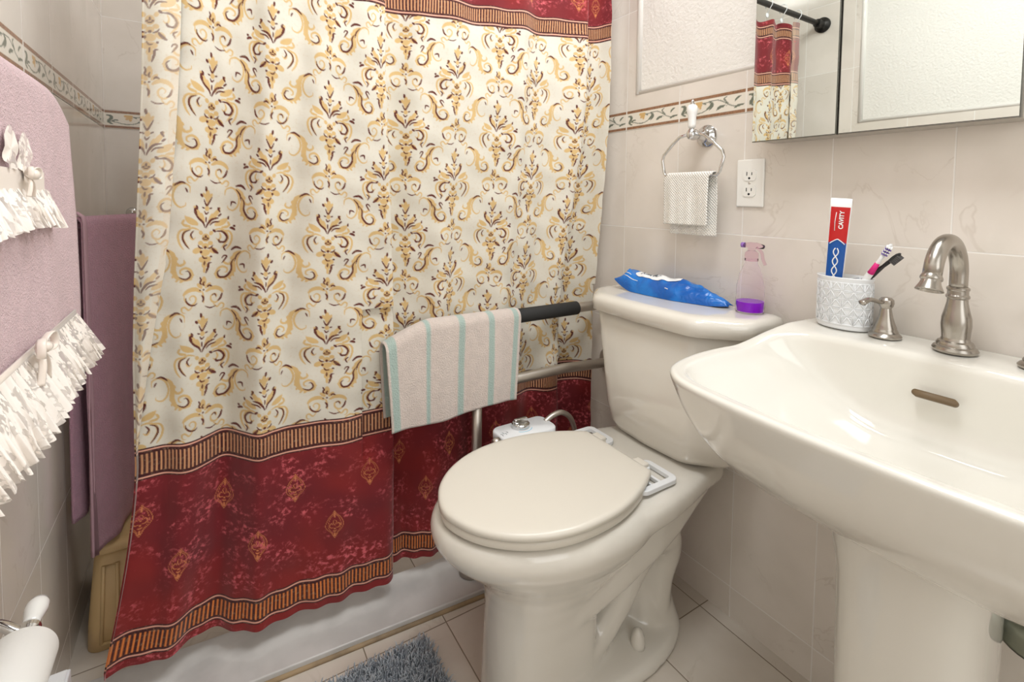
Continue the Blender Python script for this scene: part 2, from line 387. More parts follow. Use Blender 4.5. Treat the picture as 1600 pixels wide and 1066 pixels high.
# damask: cell 950 x 930 units, motif at (0,0) column and half-dropped at (475,465)
DM = Raster(950, 930, .5)
G = 'gold'; B = 'brown'
def motif(ox, oy, flip):
    def S_(key, pts, wd, both=True):
        for sg in ((1, -1) if both is True else (both,)):
            sg2 = sg*flip
            DM.stroke(key, [(ox+sg2*x, oy+y) for x, y in pts], wd*(1.0 if key == 'gold' else 1.3))
    def E_(key, x, y, a, c, rot=0, both=True):
        for sg in ((1, -1) if both is True else (both,)):
            sg2 = sg*flip; DM.dot(key, ox+sg2*x, oy+y, a*(.86 if key == 'gold' else 1.25), c*(.9 if key == 'gold' else 1.25), rot*sg2)
    # crest with twin curls
    E_(G, 0, 95, 22, 42); E_(G, 30, 128, 16, 30, .8); E_(G, 62, 150, 30, 14, .1)
    S_(G, [(15, 175), (60, 150), (110, 158), (142, 190)], 32)
    S_(G, [(135, 180), (128, 225), (95, 262), (62, 250), (54, 215), (78, 195), (98, 212), (88, 232)], 14)
    S_(G, [(10, 165), (0, 210), (-4, 260)], 16, 1)
    S_(B, [(30, 60), (22, 85), (28, 105), (12, 120)], 11, 1); S_(B, [(-5, 95), (4, 115), (-6, 130)], 10, 1); S_(B, [(-62, 138), (-40, 128), (-25, 140)], 11, 1)
    S_(B, [(14, 196), (-2, 222), (6, 250)], 12, 1); S_(B, [(42, 250), (62, 266), (92, 262), (118, 236), (122, 208)], 10, 1); S_(B, [(-135, 195), (-124, 235), (-104, 255)], 12, 1)
    S_(B, [(-95, 290), (-50, 298), (-12, 280)], 8, 1); E_(B, 0, 158, 6, 5); E_(B, 25, 160, 5, 5, 0, 1)
    S_(B, [(60, 205), (84, 200), (92, 222)], 8, 1 if flip > 0 else -1)
    # linking curl and S scroll with leaf fringe
    S_(G, [(70, 262), (100, 298), (128, 275), (148, 285), (142, 312), (122, 318)], 13)
    S_(G, [(128, 385), (132, 340), (170, 322), (212, 345), (236, 400), (225, 455), (190, 488), (155, 478), (150, 455)], 16)
    S_(G, [(205, 325), (250, 355), (268, 410), (262, 465), (285, 520), (325, 540)], 40)
    for k, (x, y) in enumerate(((258, 350), (282, 385), (292, 430), (250, 480), (262, 515), (290, 545), (320, 552), (375, 540), (390, 505))): E_(G, x, y, 17, 9, .6+k*.35)
    S_(G, [(300, 535), (350, 545), (388, 520), (378, 475), (345, 455), (312, 470), (312, 495), (330, 500)], 19)
    S_(G, [(275, 425), (310, 435), (335, 420), (330, 395)], 18)
    S_(B, [(155, 322), (185, 315), (215, 330), (232, 345)], 12, 1); S_(B, [(142, 385), (150, 365), (158, 352)], 9, 1)
    S_(B, [(300, 520), (345, 538), (376, 515), (364, 480), (342, 478)], 10, 1)
    S_(B, [(290, 328), (250, 300), (200, 308)], 15, -1); S_(B, [(255, 385), (280, 425), (280, 480), (318, 532), (362, 535), (378, 500), (356, 478)], 13, -1)
    S_(B, [(205, 330), (240, 365), (255, 415)], 10, -1); S_(B, [(350, 430), (318, 378), (338, 372), (352, 395)], 10, -1); S_(B, [(172, 458), (176, 428), (200, 428), (212, 438)], 11, -1)
    # bud and spray
    E_(G, 0, 400, 22, 52); E_(G, 24, 395, 12, 24, .5); E_(G, 0, 488, 20, 22); E_(G, 0, 460, 12, 14)
    S_(B, [(16, 330), (10, 365)], 15, 1); S_(B, [(-35, 400), (-15, 440), (5, 465), (28, 420)], 10, 1); S_(B, [(52, 385), (38, 405)], 15, 1)
    S_(B, [(-38, 480), (-18, 488)], 9); S_(B, [(-15, 510), (5, 528), (18, 505)], 9, 1); S_(B, [(4, 548), (2, 590)], 9, 1)
    E_(G, 62, 530, 20, 62, .62); E_(G, 105, 580, 18, 58, 1.05); E_(G, 30, 560, 16, 46, .3); E_(G, 85, 495, 13, 28, .4)
    S_(G, [(150, 545), (140, 575), (112, 600), (60, 612)], 16); S_(G, [(168, 600), (150, 615), (110, 622)], 20); E_(G, 162, 590, 10, 22, -.5)
    S_(B, [(82, 468), (72, 490), (88, 500), (72, 540)], 15, 1); S_(B, [(95, 515), (60, 560), (25, 590), (8, 630)], 12, 1)
    S_(B, [(-98, 480), (-82, 482), (-100, 510)], 12, 1); S_(B, [(-108, 520), (-85, 540)], 12, 1); S_(B, [(-90, 552), (-40, 565), (-10, 600), (2, 632)], 13, 1)
    S_(B, [(-100, 578), (-50, 585), (-25, 610)], 10, 1); S_(B, [(-160, 535), (-155, 560)], 11, 1); S_(B, [(-215, 635), (-190, 622), (-170, 622)], 16, 1); E_(B, 205, 605, 9, 7, 0, -1)
    S_(B, [(-72, 655), (-50, 640)], 14, 1)
    # side handles
    S_(G, [(50, 648), (100, 632), (145, 655), (160, 700), (140, 745), (115, 778)], 18)
    S_(G, [(115, 640), (170, 650), (190, 690), (178, 745), (148, 790)], 17)
    S_(G, [(75, 700), (95, 715), (110, 690), (98, 655)], 14)
    S_(B, [(70, 652), (120, 652), (153, 690), (140, 728), (108, 728), (98, 708)], 13, -1); S_(B, [(130, 730), (105, 730), (92, 712)], 12, -1); S_(B, [(160, 750), (135, 770), (148, 800)], 10, -1)
    S_(B, [(88, 650), (108, 680), (92, 712)], 9, 1); S_(B, [(110, 645), (150, 665), (160, 705), (140, 750), (112, 785)], 10, 1)
    # face and tail
    E_(G, 0, 700, 34, 34); E_(G, 38, 665, 16, 20, .6); E_(G, 36, 740, 22, 18); E_(G, 60, 795, 38, 24, .3); E_(G, 0, 760, 30, 22); E_(G, 0, 810, 42, 28); E_(G, 12, 860, 40, 26); E_(G, 0, 900, 26, 26); E_(G, 0, 935, 13, 30)
    E_(B, 0, 692, 6, 10); E_(B, 17, 705, 8, 5, .4); E_(B, 0, 715, 14, 4); E_(B, 0, 772, 9, 8)
    S_(B, [(15, 780), (42, 772), (56, 752)], 9); S_(B, [(100, 820), (70, 800), (48, 775)], 17, -1); E_(B, 30, 805, 8, 8, 0, 1); E_(B, 45, 840, 7, 6, 0, -1)
    S_(B, [(-20, 850), (5, 852), (22, 830)], 9, 1); S_(B, [(-52, 885), (-30, 890), (-28, 915), (-12, 965)], 13, 1); S_(B, [(0, 870), (2, 905)], 10, 1)
motif(237, -60, 1); motif(712, 405, -1)
# medallion for the red zones: 40 x 70 mm, units of .1 mm
MD = Raster(440, 760, .25, False); cx_, cy_ = 220, 380
for k, (sx, wd) in enumerate(((1., 11), (.72, 9))):
    for sg in (1, -1):
        MD.stroke('line', [(cx_+sg*0, cy_-345*(.9 if k else 1)), (cx_+sg*45*sx, cy_-260*(.9 if k else 1)), (cx_+sg*120*sx, cy_-170), (cx_+sg*185*sx, cy_), (cx_+sg*150*sx, cy_+110), (cx_+sg*70*sx, cy_+200), (cx_+sg*40*sx, cy_+270), (cx_, cy_+345*(.88 if k else 1))], wd, False)
for sg in (1, -1):
    MD.stroke('line', [(cx_+sg*15, cy_+60), (cx_+sg*70, cy_+75), (cx_+sg*110, cy_+20), (cx_+sg*70, cy_-40), (cx_+sg*40, cy_)], 20)
    MD.stroke('line', [(cx_, cy_+20), (cx_+sg*35, cy_-70), (cx_+sg*8, cy_-120)], 14)
MD.stroke('line', [(cx_, cy_-290), (cx_, cy_-170)], 26); MD.stroke('line', [(cx_-40, cy_+140), (cx_, cy_+165), (cx_+40, cy_+140)], 26); MD.stroke('line', [(cx_, cy_+200), (cx_, cy_+300)], 44); MD.dot('line', cx_, cy_+100, 22, 18)
L_ = lambda c: np.array(lin(c), np.float32)
CREAM, GOLD, BROWN = L_((220, 214, 200)), L_((212, 176, 112)), L_((92, 28, 14))
REDC, DARKR, PINKL, TAN, ORANGE = L_((116, 16, 26)), L_((66, 12, 14)), L_((236, 172, 150)), L_((226, 164, 118)), L_((240, 138, 62))
V_LB = 1.310                               # top of the lower band, measured down the cloth
def cloth_colour(u, v):
    """u, v in metres on the cloth, v measured down from the top hem"""
    out = np.empty(u.shape+(4,), np.float32); out[..., :3] = CREAM; out[..., 3] = 0
    x = (u-.012)/.264*950; y = (v+.035)/.280*930
    g = DM.sample('gold', x, y)[..., None]*.92; out[..., :3] = out[..., :3]*(1-g)+GOLD*g
    g = DM.sample('brown', x, y)[..., None]; out[..., :3] = out[..., :3]*(1-g)+BROWN*g
    red = (v < .235) | (v > V_LB+.03); out[red, :3] = REDC; out[red, 3] = 1
    om = red & (v > V_LB+.2); k = np.clip((v-(V_LB+.25))/.11, 0, 1)[..., None]*om[..., None]; out[..., :3] = out[..., :3]*(1-.35*k)+L_((150, 32, 14))*.35*k
    # medallions
    for row, vv in enumerate((.145, V_LB+.155, V_LB+.265)):
        uu = u+.055+(row % 2)*.0775; cu = (uu/.155-np.floor(uu/.155)-.5)*.155
        X, Y = cu*10000+220, (v-vv)*10000+380; m = (X > 2) & (X < 436) & (Y > 2) & (Y < 756)
        g = np.zeros(u.shape, np.float32); g[m] = MD.sample('line', X[m], Y[m]); g = g[..., None]*.8
        out[..., :3] = out[..., :3]*(1-g)+L_((226, 140, 84))*g; out[..., 3] *= (1-g[..., 0])
    def band(v0, h, bar, pitch=.0077, th=.0032):
        m = (v >= v0) & (v < v0+h); out[m, :3] = DARKR; out[m, 3] = 0
        for a in (v0+.0035, v0+h-.0035-th): q = (v >= a) & (v < a+th); out[q, :3] = PINKL
        q = (v > v0+.0125) & (v < v0+h-.0125)
        f = np.clip((np.abs(((u/pitch) % 1)-.5)*-1+.29)*5, 0, 1)[..., None]*q[..., None]
        out[..., :3] = out[..., :3]*(1-f)+bar*f
    band(.018, .05, TAN); band(.205, .056, TAN); band(V_LB, .068, TAN); band(V_LB+.388, .062, ORANGE)
    return out

# ------------------------------------------------------------------ border tiles
BR = Raster(1000, 300, .5, False)
gs = 'g'
BR.stroke(gs, [(30, 60), (90, 75), (95, 130), (60, 190), (50, 230)], 52); BR.stroke(gs, [(50, 200), (85, 245), (120, 262)], 34)
BR.stroke(gs, [(100, 190), (150, 165), (190, 168)], 34); BR.stroke(gs, [(60, 200), (160, 215), (250, 250), (350, 250), (430, 215), (500, 160), (520, 120)], 17, False)
BR.stroke(gs, [(480, 75), (520, 95), (500, 150), (440, 205)], 48); BR.stroke(gs, [(545, 110), (530, 160), (480, 220)], 26)
BR.stroke(gs, [(590, 250), (620, 200), (690, 170), (740, 190)], 15); BR.stroke(gs, [(600, 240), (640, 195), (700, 190)], 50)
BR.stroke(gs, [(385, 70), (430, 75), (520, 50), (620, 62), (700, 115), (790, 190), (880, 225), (960, 215)], 17, False); BR.stroke(gs, [(375, 65), (415, 85), (430, 110)], 28)
BR.stroke(gs, [(740, 20), (700, 50), (720, 100), (760, 150)], 24); BR.stroke(gs, [(840, 250), (900, 215), (975, 205)], 40); BR.stroke(gs, [(850, 130), (880, 80), (930, 45)], 34)
for x, y, a, c in ((300, 60, 40, 34), (335, 100, 42, 36), (350, 60, 34, 30), (300, 125, 26, 22), (345, 150, 20, 26)): BR.dot('o', x, y, a, c)
def border(name, ax, start, end, fixed, z0, origin_, nrm, u0):
    n = int(abs(end-start)/.0022)+2; m = 30; a = np.linspace(start, end, n); z = np.linspace(z0+.06, z0, m)
    A, Z = np.meshgrid(a, z); u = ((A-u0)/TW*nrm[1]) % 1; t = (z0+.06-Z)/.06
    col = np.empty(A.shape+(4,), np.float32); col[...] = np.append(L_((236, 229, 216)), 1)
    yy = (t-.15)/.7*300; ok = (yy > 0) & (yy < 300)
    for key, cc in (('o', (214, 176, 118)), ('g', (112, 118, 104))):
        g = np.where(ok, BR.sample(key, u*1000, np.clip(yy, 1, 298)), 0)[..., None]; col[..., :3] = col[..., :3]*(1-g)+L_(cc)*g
    hn = RNG.random(A.shape)[..., None]*.5+.5
    bar = ((t > .03) & (t < .14)) | ((t > .86) & (t < .97)); col[bar, :3] = (L_((176, 112, 76))*hn)[bar] if False else L_((168, 122, 90))*hn[bar]
    gr = (u < .012) | (u > .988); col[gr, :3] = L_((243, 238, 230))
    P = np.zeros(A.shape+(3,)); P[..., 2] = Z; P[..., 0 if ax == 'X' else 1] = A; P[..., 1 if ax == 'X' else 0] = fixed
    return struct(grid(name, P, m_border, attr=col))
border('trim_5', 'Y', .3, 2.117, W-.0012, 1.302, None, (0, -1), 1.143)
border('trim_6', 'Y', .3, 2.117, LX+.0012, 1.302, None, (0, 1), 1.2548)
border('trim_7', 'X', LX+.001, W-.001, YB-.0012, 1.302, None, (0, 1), LX)

# ------------------------------------------------------------------ shower curtain
ROD_Y, ROD_Z = 1.185, 1.885
low = [(-.128, 1.262), (-.085, 1.262), (-.045, 1.250), (.000, 1.278), (.032, 1.292), (.066, 1.262), (.098, 1.228), (.130, 1.236), (.163, 1.246), (.215, 1.232), (.273, 1.226), (.33, 1.226), (.385, 1.226), (.410, 1.232), (.414, 1.246), (.400, 1.262), (.410, 1.288),
       (.452, 1.290), (.50, 1.268), (.55, 1.250), (.60, 1.262), (.655, 1.276), (.71, 1.262), (.76, 1.246), (.81, 1.262), (.868, 1.276), (.912, 1.252), (.938, 1.236), (.958, 1.238), (.965, 1.258), (.960, 1.288), (.985, 1.300), (1.03, 1.296), (1.068, 1.280), (1.098, 1.232)]
top = [(-.092, 1.190), (-.055, 1.196), (-.01, 1.186), (.03, 1.200), (.058, 1.206), (.090, 1.192), (.120, 1.180), (.150, 1.188), (.185, 1.196), (.225, 1.188), (.27, 1.182), (.315, 1.182), (.355, 1.176), (.374, 1.180), (.378, 1.192), (.372, 1.212), (.385, 1.232),
       (.43, 1.230), (.485, 1.210), (.54, 1.200), (.60, 1.210), (.655, 1.214), (.71, 1.200), (.765, 1.196), (.82, 1.208), (.875, 1.216), (.93, 1.206), (.98, 1.190), (1.008, 1.186), (1.018, 1.200), (1.012, 1.222), (1.03, 1.236), (1.06, 1.232), (1.085, 1.212), (1.104, 1.182)]
def make_curtain(step=.0016):
    A = np.array(spline(low, 24)); Bp = np.array(spline(top, 24))
    Mi = (A+Bp)/2; s = np.r_[0, np.cumsum(np.linalg.norm(np.diff(Mi, axis=0), axis=1))]; Lm = s[-1]
    U = np.arange(0, Lm, step); V = np.arange(0, 1.775+step, step)
    lo = np.stack([np.interp(U, s, A[:, k]) for k in (0, 1)], 1); tp = np.stack([np.interp(U, s, Bp[:, k]) for k in (0, 1)], 1)
    uu, vv = np.meshgrid(U, V)
    k = np.clip((vv-.35)/.85, 0, 1); k = k*k*(3-2*k)
    P = np.zeros(uu.shape+(3,)); P[..., 0] = tp[None, :, 0]*(1-k)+lo[None, :, 0]*k; P[..., 1] = tp[None, :, 1]*(1-k)+lo[None, :, 1]*k
    # the cloth flares a little more at the left hem
    P[..., 0] -= .058*np.clip((vv-1.34)/.42, 0, 1)**1.5*np.clip(1-uu/.35, 0, 1)
    hem = np.interp(U, [0, .12, .3, .55, .7, Lm], [.088, .082, .075, .070, .070, .07])[None, :]
    P[..., 2] = 1.850-vv*(1.850-hem)/1.775
    # scallops between the hooks and fine creases
    P[..., 2] -= .012*(1-np.cos(uu/.125*2*PI))/2*np.clip(1-vv/.3, 0, 1)
    # the upper band sags to the middle of the rod
    P[..., 2] -= np.interp(uu, [0, .10, .45, .75, 1.1, Lm], [0, .01, .052, .040, .018, .0])*np.clip(1-np.abs(vv-.28)/1.0, 0, 1)
    P[..., 1] += .0035*np.sin(uu*61+vv*3.1)+.0025*np.sin(uu*37-vv*5+1.3)+.0012*np.sin(vv*38+uu*21)+.0010*np.sin(vv*71-uu*33)
    P[..., 1] += .004*np.sin(uu*120+2*np.sin(vv*2.0))*np.clip((vv-1.55)/.2, 0, 1)
    # keep the cloth behind the rail where it passes it
    inb = (P[..., 0] > .33) & (P[..., 2] > .42) & (P[..., 2] < .80)
    P[..., 1] = np.where(inb, np.maximum(P[..., 1], 1.238), P[..., 1])
    # flap: left end folded forward, its width shrinking to nothing at the lower band
    fw_ = np.interp(V, [0, .4, .9, 1.30, 1.775], [.060, .060, .052, .004, .0005])
    n_f = 40; tt = np.linspace(1, 0, n_f); F = np.zeros((len(V), n_f, 3)); UF = np.zeros((len(V), n_f))
    e = P[:, 0, :]
    for j, t in enumerate(tt):
        F[:, j, 0] = e[:, 0]+fw_*t; F[:, j, 1] = e[:, 1]-.004-.012*np.sin(PI*min(1, t*1.0))-.003*t; F[:, j, 2] = e[:, 2]+.002*t; UF[:, j] = -fw_*t
    # rounded turn
    n_r = 7; Rr = np.zeros((len(V), n_r, 3)); UR = np.zeros((len(V), n_r))
    for j in range(n_r):
        a = PI*(j+.5)/n_r; Rr[:, j, 0] = e[:, 0]-.003*math.sin(a); Rr[:, j, 1] = e[:, 1]-.002-.002*math.cos(a); Rr[:, j, 2] = e[:, 2]
    Pt = np.concatenate([F, Rr, P], 1); Ut = np.concatenate([UF, UR, uu], 1); Vt = np.concatenate([np.repeat(V[:, None], n_f+n_r, 1), vv], 1)
    U2 = Ut+.088; col = cloth_colour(U2, Vt)
    # flap catches more light: that brightness is blended into its print colour
    fl = np.zeros(Ut.shape, bool); fl[:, :n_f] = True
    pale = np.append(L_((238, 232, 220)), 0); col[fl, :3] = col[fl, :3]*.76+pale[:3]*.24
    hemst = fl & (-Ut > fw_[:, None]-.012) & (Vt < 1.31); col[hemst, :3] = col[hemst, :3]*.8+L_((226, 196, 160))*.2
    return grid('shower_curtain', Pt, m_curtain, attr=col, luv=np.stack([U2, Vt, np.zeros_like(Vt)], -1)), P, U
cur, CP, CU = make_curtain()
tag(cur, 'long cream and gold damask shower curtain with dark red ornamental borders', 'shower curtain')
rod = thing('shower_rod', (.43, ROD_Y, ROD_Z), 'dark metal rod carrying the red and cream curtain', 'curtain rod')
b = MB(); b.tube([(LX+.01, ROD_Y, ROD_Z), (W-.01, ROD_Y, ROD_Z)], .0115, 20); b.build('rod_tube', m_dark, rod)
for x, d in ((LX+.001, 1), (W-.001, -1)):
    b = MB(); b.lathe([(.034, 0), (.034, .008), (.026, .018), (.019, .022), (.019, .05), (.015, .055)], (x, ROD_Y, ROD_Z), (d, 0, 0), 28); b.build('flange', m_dark, rod, auto=30)
first = None
for i, u in enumerate(np.arange(.03, CU[-1], .125)):
    j = int(np.searchsorted(CU, u)); p = CP[8, min(j, CP.shape[1]-1)]
    loc = (float(p[0]), ROD_Y, ROD_Z)
    if first is None:
        first = thing('curtain_hook', loc, 'white plastic hook looped over the dark shower rod', 'curtain hook', 'white hooks along the shower rod')
        b = MB(); b.tube([(loc[0], ROD_Y+.017*math.cos(a), ROD_Z+.004+.019*math.sin(a)) for a in np.linspace(-.9, PI+.9, 22)]+[(loc[0], ROD_Y+.004, ROD_Z-.035)], .0016, 8); b.build('hook_wire', m_wplastic, first)
        b = MB(); b.lathe([(.004, -.0012), (.010, -.0012), (.010, .0012), (.004, .0012)], (loc[0], ROD_Y+.004, ROD_Z-.042), (0, 1, 0), 20); b.build('grommet', m_wplastic, first)
    else: dup(first, loc)

# ------------------------------------------------------------------ grab rail with folding leg
GY = 1.2
rail = thing('toilet_rail', (.75, GY, .55), 'folding steel toilet safety rail with support leg and black grip', 'grab rail')
b = MB()
arc = [(.410+.0935-.0935*math.sin(t), GY, .645+.0935*math.cos(t)) for t in np.linspace(0, PI, 20)]
b.tube([(1.128, GY, .738)]+[(x, GY, .738) for x in (.95, .7, .5)]+arc+[(x, GY, .551) for x in (.5, .7, .95)]+[(1.128, GY, .540)], .0155, 22); b.build('rail_tube', m_steel, rail)
b = MB(); b.tube([(.72, GY, .738), (.722, GY, .738), (.996, GY, .738), (.998, GY, .738)], [.019, .021, .021, .019], 24); b.build('grip', m_foam, rail)
b = MB(); b.tube([(.642, GY, .545), (.642, GY, .40), (.630, GY, .06)], .0145, 20); b.build('leg', m_steel, rail)
b = MB(); b.lathe([(.035, 0), (.036, .006), (.033, .014), (.020, .02), (.016, .045)], (.628, GY, .0215), (0, 0, 1), 28); b.build('foot', m_nickel, rail, auto=30)
b = MB(); b.lathe([(.044, 0), (.044, .004), (.036, .010), (.022, .014)], (W-.0005, GY, .540), (-1, 0, 0), 36); b.build('wall_flange', m_steel, rail, auto=30)
b = MB(); b.lathe([(.028, 0), (.028, .004), (.022, .012)], (W-.0005, GY, .738), (-1, 0, 0), 30); b.build('wall_flange', m_black, rail, auto=30)
b = MB(); b.lathe([(.021, -.012), (.021, .012)], (.642, GY, .551), (1, 0, 0), 20); b.build('leg_collar', m_steel, rail, auto=30)

def hanging_towel(name, mat, parent, p0, p1, zbar, zf, zb, r, nrm, n=90, m=80, stripe=None, amp=.006, flare=0, corner=None, seed=1, label=None, solid=.004, taper=0):
    """cloth laid over a bar from p0 to p1 (plan points): front drop to zf, back drop to zb"""
    p0, p1, nrm = np.array(p0), np.array(p1), np.array(nrm)
    Lf, La, Lb = zbar-zf, PI*r, zbar-zb; s = np.linspace(0, Lf+La+Lb, m); t = np.linspace(0, 1, n)
    P = np.zeros((m, n, 3)); rr = np.random.default_rng(seed); ph = rr.random(6)*6.28
    for j, tj in enumerate(t):
        base = p0*(1-tj)+p1*tj
        for i, si in enumerate(s):
            if si < Lf: dz, off = zf+si, r
            elif si < Lf+La: a = (si-Lf)/r; dz, off = zbar+r*math.sin(a), r*math.cos(a)
            else: dz, off = zbar-(si-Lf-La), -r
            fr = max(0, (zbar-dz))/max(Lf, 1e-3); sg = 1 if si < Lf+La/2 else -1
            wv = (math.sin(tj*9+ph[0])+.6*math.sin(tj*17+ph[1])+.3*math.sin(tj*31+ph[2]+dz*5))*amp*min(1, fr*1.8+.05)
            off2 = off+ (max(0, wv+amp*1.2) if sg > 0 else -max(0, wv+amp))+flare*fr*(1 if sg > 0 else 0)
            q = base+(base-(p0+p1)/2)*(taper*fr)
            P[i, j] = (q[0]+nrm[0]*off2, q[1]+nrm[1]*off2, dz)
    if corner is not None: P = corner(P, s, t, Lf)
    st = None
    if stripe is not None:
        st = np.zeros((m, n))
        for (c0, wd) in stripe: st = np.maximum(st, np.clip((wd/2-np.abs(t-c0))/.006+.5, 0, 1)[None, :]*np.ones((m, 1)))
    o = grid(name, P, mat, parent, stripe=st if stripe is not None else None, solid=solid); return o
def c1(P, s, t, Lf):
    # left end slips over the bent corner of the rail
    k = np.clip(1-t/.32, 0, 1)[None, :]**1.3
    hgt = np.clip((P[..., 2]-.515)/.22, 0, 1)
    P[..., 2] -= .046*k*hgt; P[..., 2] -= .014*(1-t)[None, :]*(1-hgt); P[..., 0] += .012*k*(1-hgt)
    P[..., 2] += .005*np.sin(t*9+1)[None, :]*(1-hgt); P[..., 0] -= .012*(t**3)[None, :]*(1-hgt)
    return P
tw = hanging_towel('hand_towel', m_stripe, None, (.374, GY), (.768, GY), .7385, .505, .52, .022, (0, -1), n=160, m=110,
                   stripe=[(.04, .05), (.28, .03), (.525, .045), (.755, .045), (.96, .04)], amp=.004, corner=c1, seed=3, solid=.005, taper=.0)
tag(tw, 'cream hand towel with mint stripes hung over the steel toilet rail', 'towel')

# ------------------------------------------------------------------ toilet
TY = .862
toi = thing('toilet', (.75, TY, 0), 'biscuit two-piece toilet with closed lid beside the sink', 'toilet')
def egg(xf, xb, hw, z, n=64, pf=2.0, pb=2.6, split=.58, yc=TY):
    """outline with round nose at xf (towards the room) and squarer back at xb"""
    xm = xf+(xb-xf)*split; R = []
    for k in range(n):
        t = 2*PI*k/n; c, q = math.cos(t), math.sin(t); pw = pf if c < 0 else pb
        ax = (xm-xf) if c < 0 else (xb-xm)
        R.append((xm+math.copysign(abs(c)**(2/pw), c)*ax, yc+math.copysign(abs(q)**(2/pw), q)*hw, z))
    return R
b = MB()
b.loft([egg(.384, .86, .176, .436), egg(.376, .87, .187, .430), egg(.371, .88, .196, .414), egg(.374, .88, .198, .398), egg(.388, .87, .192, .375), egg(.420, .85, .174, .345),
        egg(.460, .82, .150, .310), egg(.485, .79, .127, .275), egg(.495, .76, .108, .24, pf=2.2), egg(.498, .745, .095, .20, pf=2.4, pb=4), egg(.496, .735, .088, .15, pf=2.6, pb=6), egg(.492, .733, .085, .08, pf=2.6, pb=7), egg(.488, .733, .087, 0.0, pf=2.6, pb=7)])
# rear body carrying the tank, its lower edge rising to the wall
def slab(st):
    r = []
    for (x, h, zt, zb) in st:
        c = (zt+zb)/2; hz = (zt-zb)/2; r.append([(x, TY+math.copysign(abs(math.cos(t))**.45, math.cos(t))*h, c+math.copysign(abs(math.sin(t))**.45, math.sin(t))*hz) for t in np.linspace(0, 2*PI, 48, endpoint=False)])
    return r
b.loft(slab([(.66, .10, .42, .14), (.72, .112, .432, .165), (.77, .130, .438, .20), (.85, .150, .446, .258), (.92, .146, .446, .290), (.98, .138, .446, .325), (1.04, .128, .446, .352), (1.09, .122, .446, .368)]))
b.loft(slab([(.60, .150, .434, .36), (.70, .178, .436, .365), (.78, .186, .441, .372), (.85, .184, .446, .378), (.92, .172, .446, .380), (1.0, .152, .446, .380), (1.09, .135, .446, .378)]))
b.loft([[(x, y, z) for x, y in ((.70, TY-.032), (.97, TY-.032), (1.0, TY-.025), (1.0, TY+.025), (.97, TY+.032), (.70, TY+.032))] for z in (.0, .2, .34)])
for sg in (-1, 1):
    y = TY+sg*.046
    P = spline([(.715, y, .060), (.765, y, .088), (.815, y+sg*.004, .145), (.850, y+sg*.010, .215), (.895, y+sg*.012, .268), (.945, y+sg*.010, .262), (.968, y+sg*.004, .205), (.955, y, .135), (.945, y, .01)], 6)
    n = len(P); b.tube(P, [.036+.016*math.exp(-((i/n-.58)/.2)**2) for i in range(n)], 16)
b.loft([egg(.50, 1.04, .134, 0, pf=3, pb=2.2), egg(.50, 1.04, .136, .018, pf=3, pb=2.2), egg(.505, 1.03, .128, .032, pf=3, pb=2.2), egg(.55, .99, .085, .044, pf=3, pb=2.4), egg(.60, .96, .05, .056, pf=3, pb=2.4)])
b.loft([egg(.84, 1.035, .100, .01, pf=2.3, pb=2.3), egg(.865, 1.02, .080, .06, pf=2.3, pb=2.3), egg(.885, 1.008, .064, .13, pf=2.3, pb=2.3), egg(.895, 1.0, .058, .22, pf=2.3, pb=2.3)])
bowl = b.build('bowl', m_ceramic, toi)
md = bowl.modifiers.new('remesh', 'REMESH'); md.mode = 'VOXEL'; md.voxel_size = .0055; md.use_smooth_shade = True
md = bowl.modifiers.new('smooth', 'SMOOTH'); md.factor = .6; md.iterations = 10
for sg in (-1, 1):
    b = MB(); b.lathe([(.018, 0), (.0165, .014), (.0150, .030), (.010, .042), (.004, .047), (0, .048)], (.845, TY+sg*.088, .034), (0, 0, 1), 20); b.build('bolt_cap', m_ceramic, toi)
# tank: front bowed, chamfered corners, tapering down
def tank_ring(z, hw, xf, ch, xb=1.118, n=72):
    P = [(xb, TY+hw*.98), (xb-.02, TY+hw), (xf+ch*1.05, TY+hw), (xf+.004, TY+hw-ch), (xf-.004, TY), (xf+.004, TY-hw+ch), (xf+ch*1.05, TY-hw), (xb-.02, TY-hw), (xb, TY-hw*.98)]
    Q = []
    for i in range(len(P)):
        a, c, d = np.array(P[i-1]), np.array(P[i]), np.array(P[(i+1) % len(P)])
        la, ld = np.linalg.norm(a-c), np.linalg.norm(d-c); r_ = min(.022, la*.4, ld*.4)
        p1, p2 = c+(a-c)/la*r_, c+(d-c)/ld*r_
        for t in (0, .25, .5, .75, 1): Q.append(p1*(1-t)**2+2*c*t*(1-t)+p2*t*t)
    return [(x, y, z) for x, y in Q]
b = MB(); b.loft([tank_ring(.448, .150, .975, .06), tank_ring(.456, .185, .952, .075), tank_ring(.475, .205, .945, .080), tank_ring(.52, .213, .938, .08), tank_ring(.785, .240, .918, .085)])
b.build('tank', m_ceramic, toi)
b = MB(); b.loft([tank_ring(.776, .243, .915, .085, 1.122), tank_ring(.780, .252, .905, .088, 1.126), tank_ring(.806, .253, .903, .088, 1.126), tank_ring(.816, .249, .908, .087, 1.122), tank_ring(.8215, .238, .920, .083, 1.112), tank_ring(.8225, .22, .94, .07, 1.10)])
b.build('tank_lid', m_ceramic, toi)
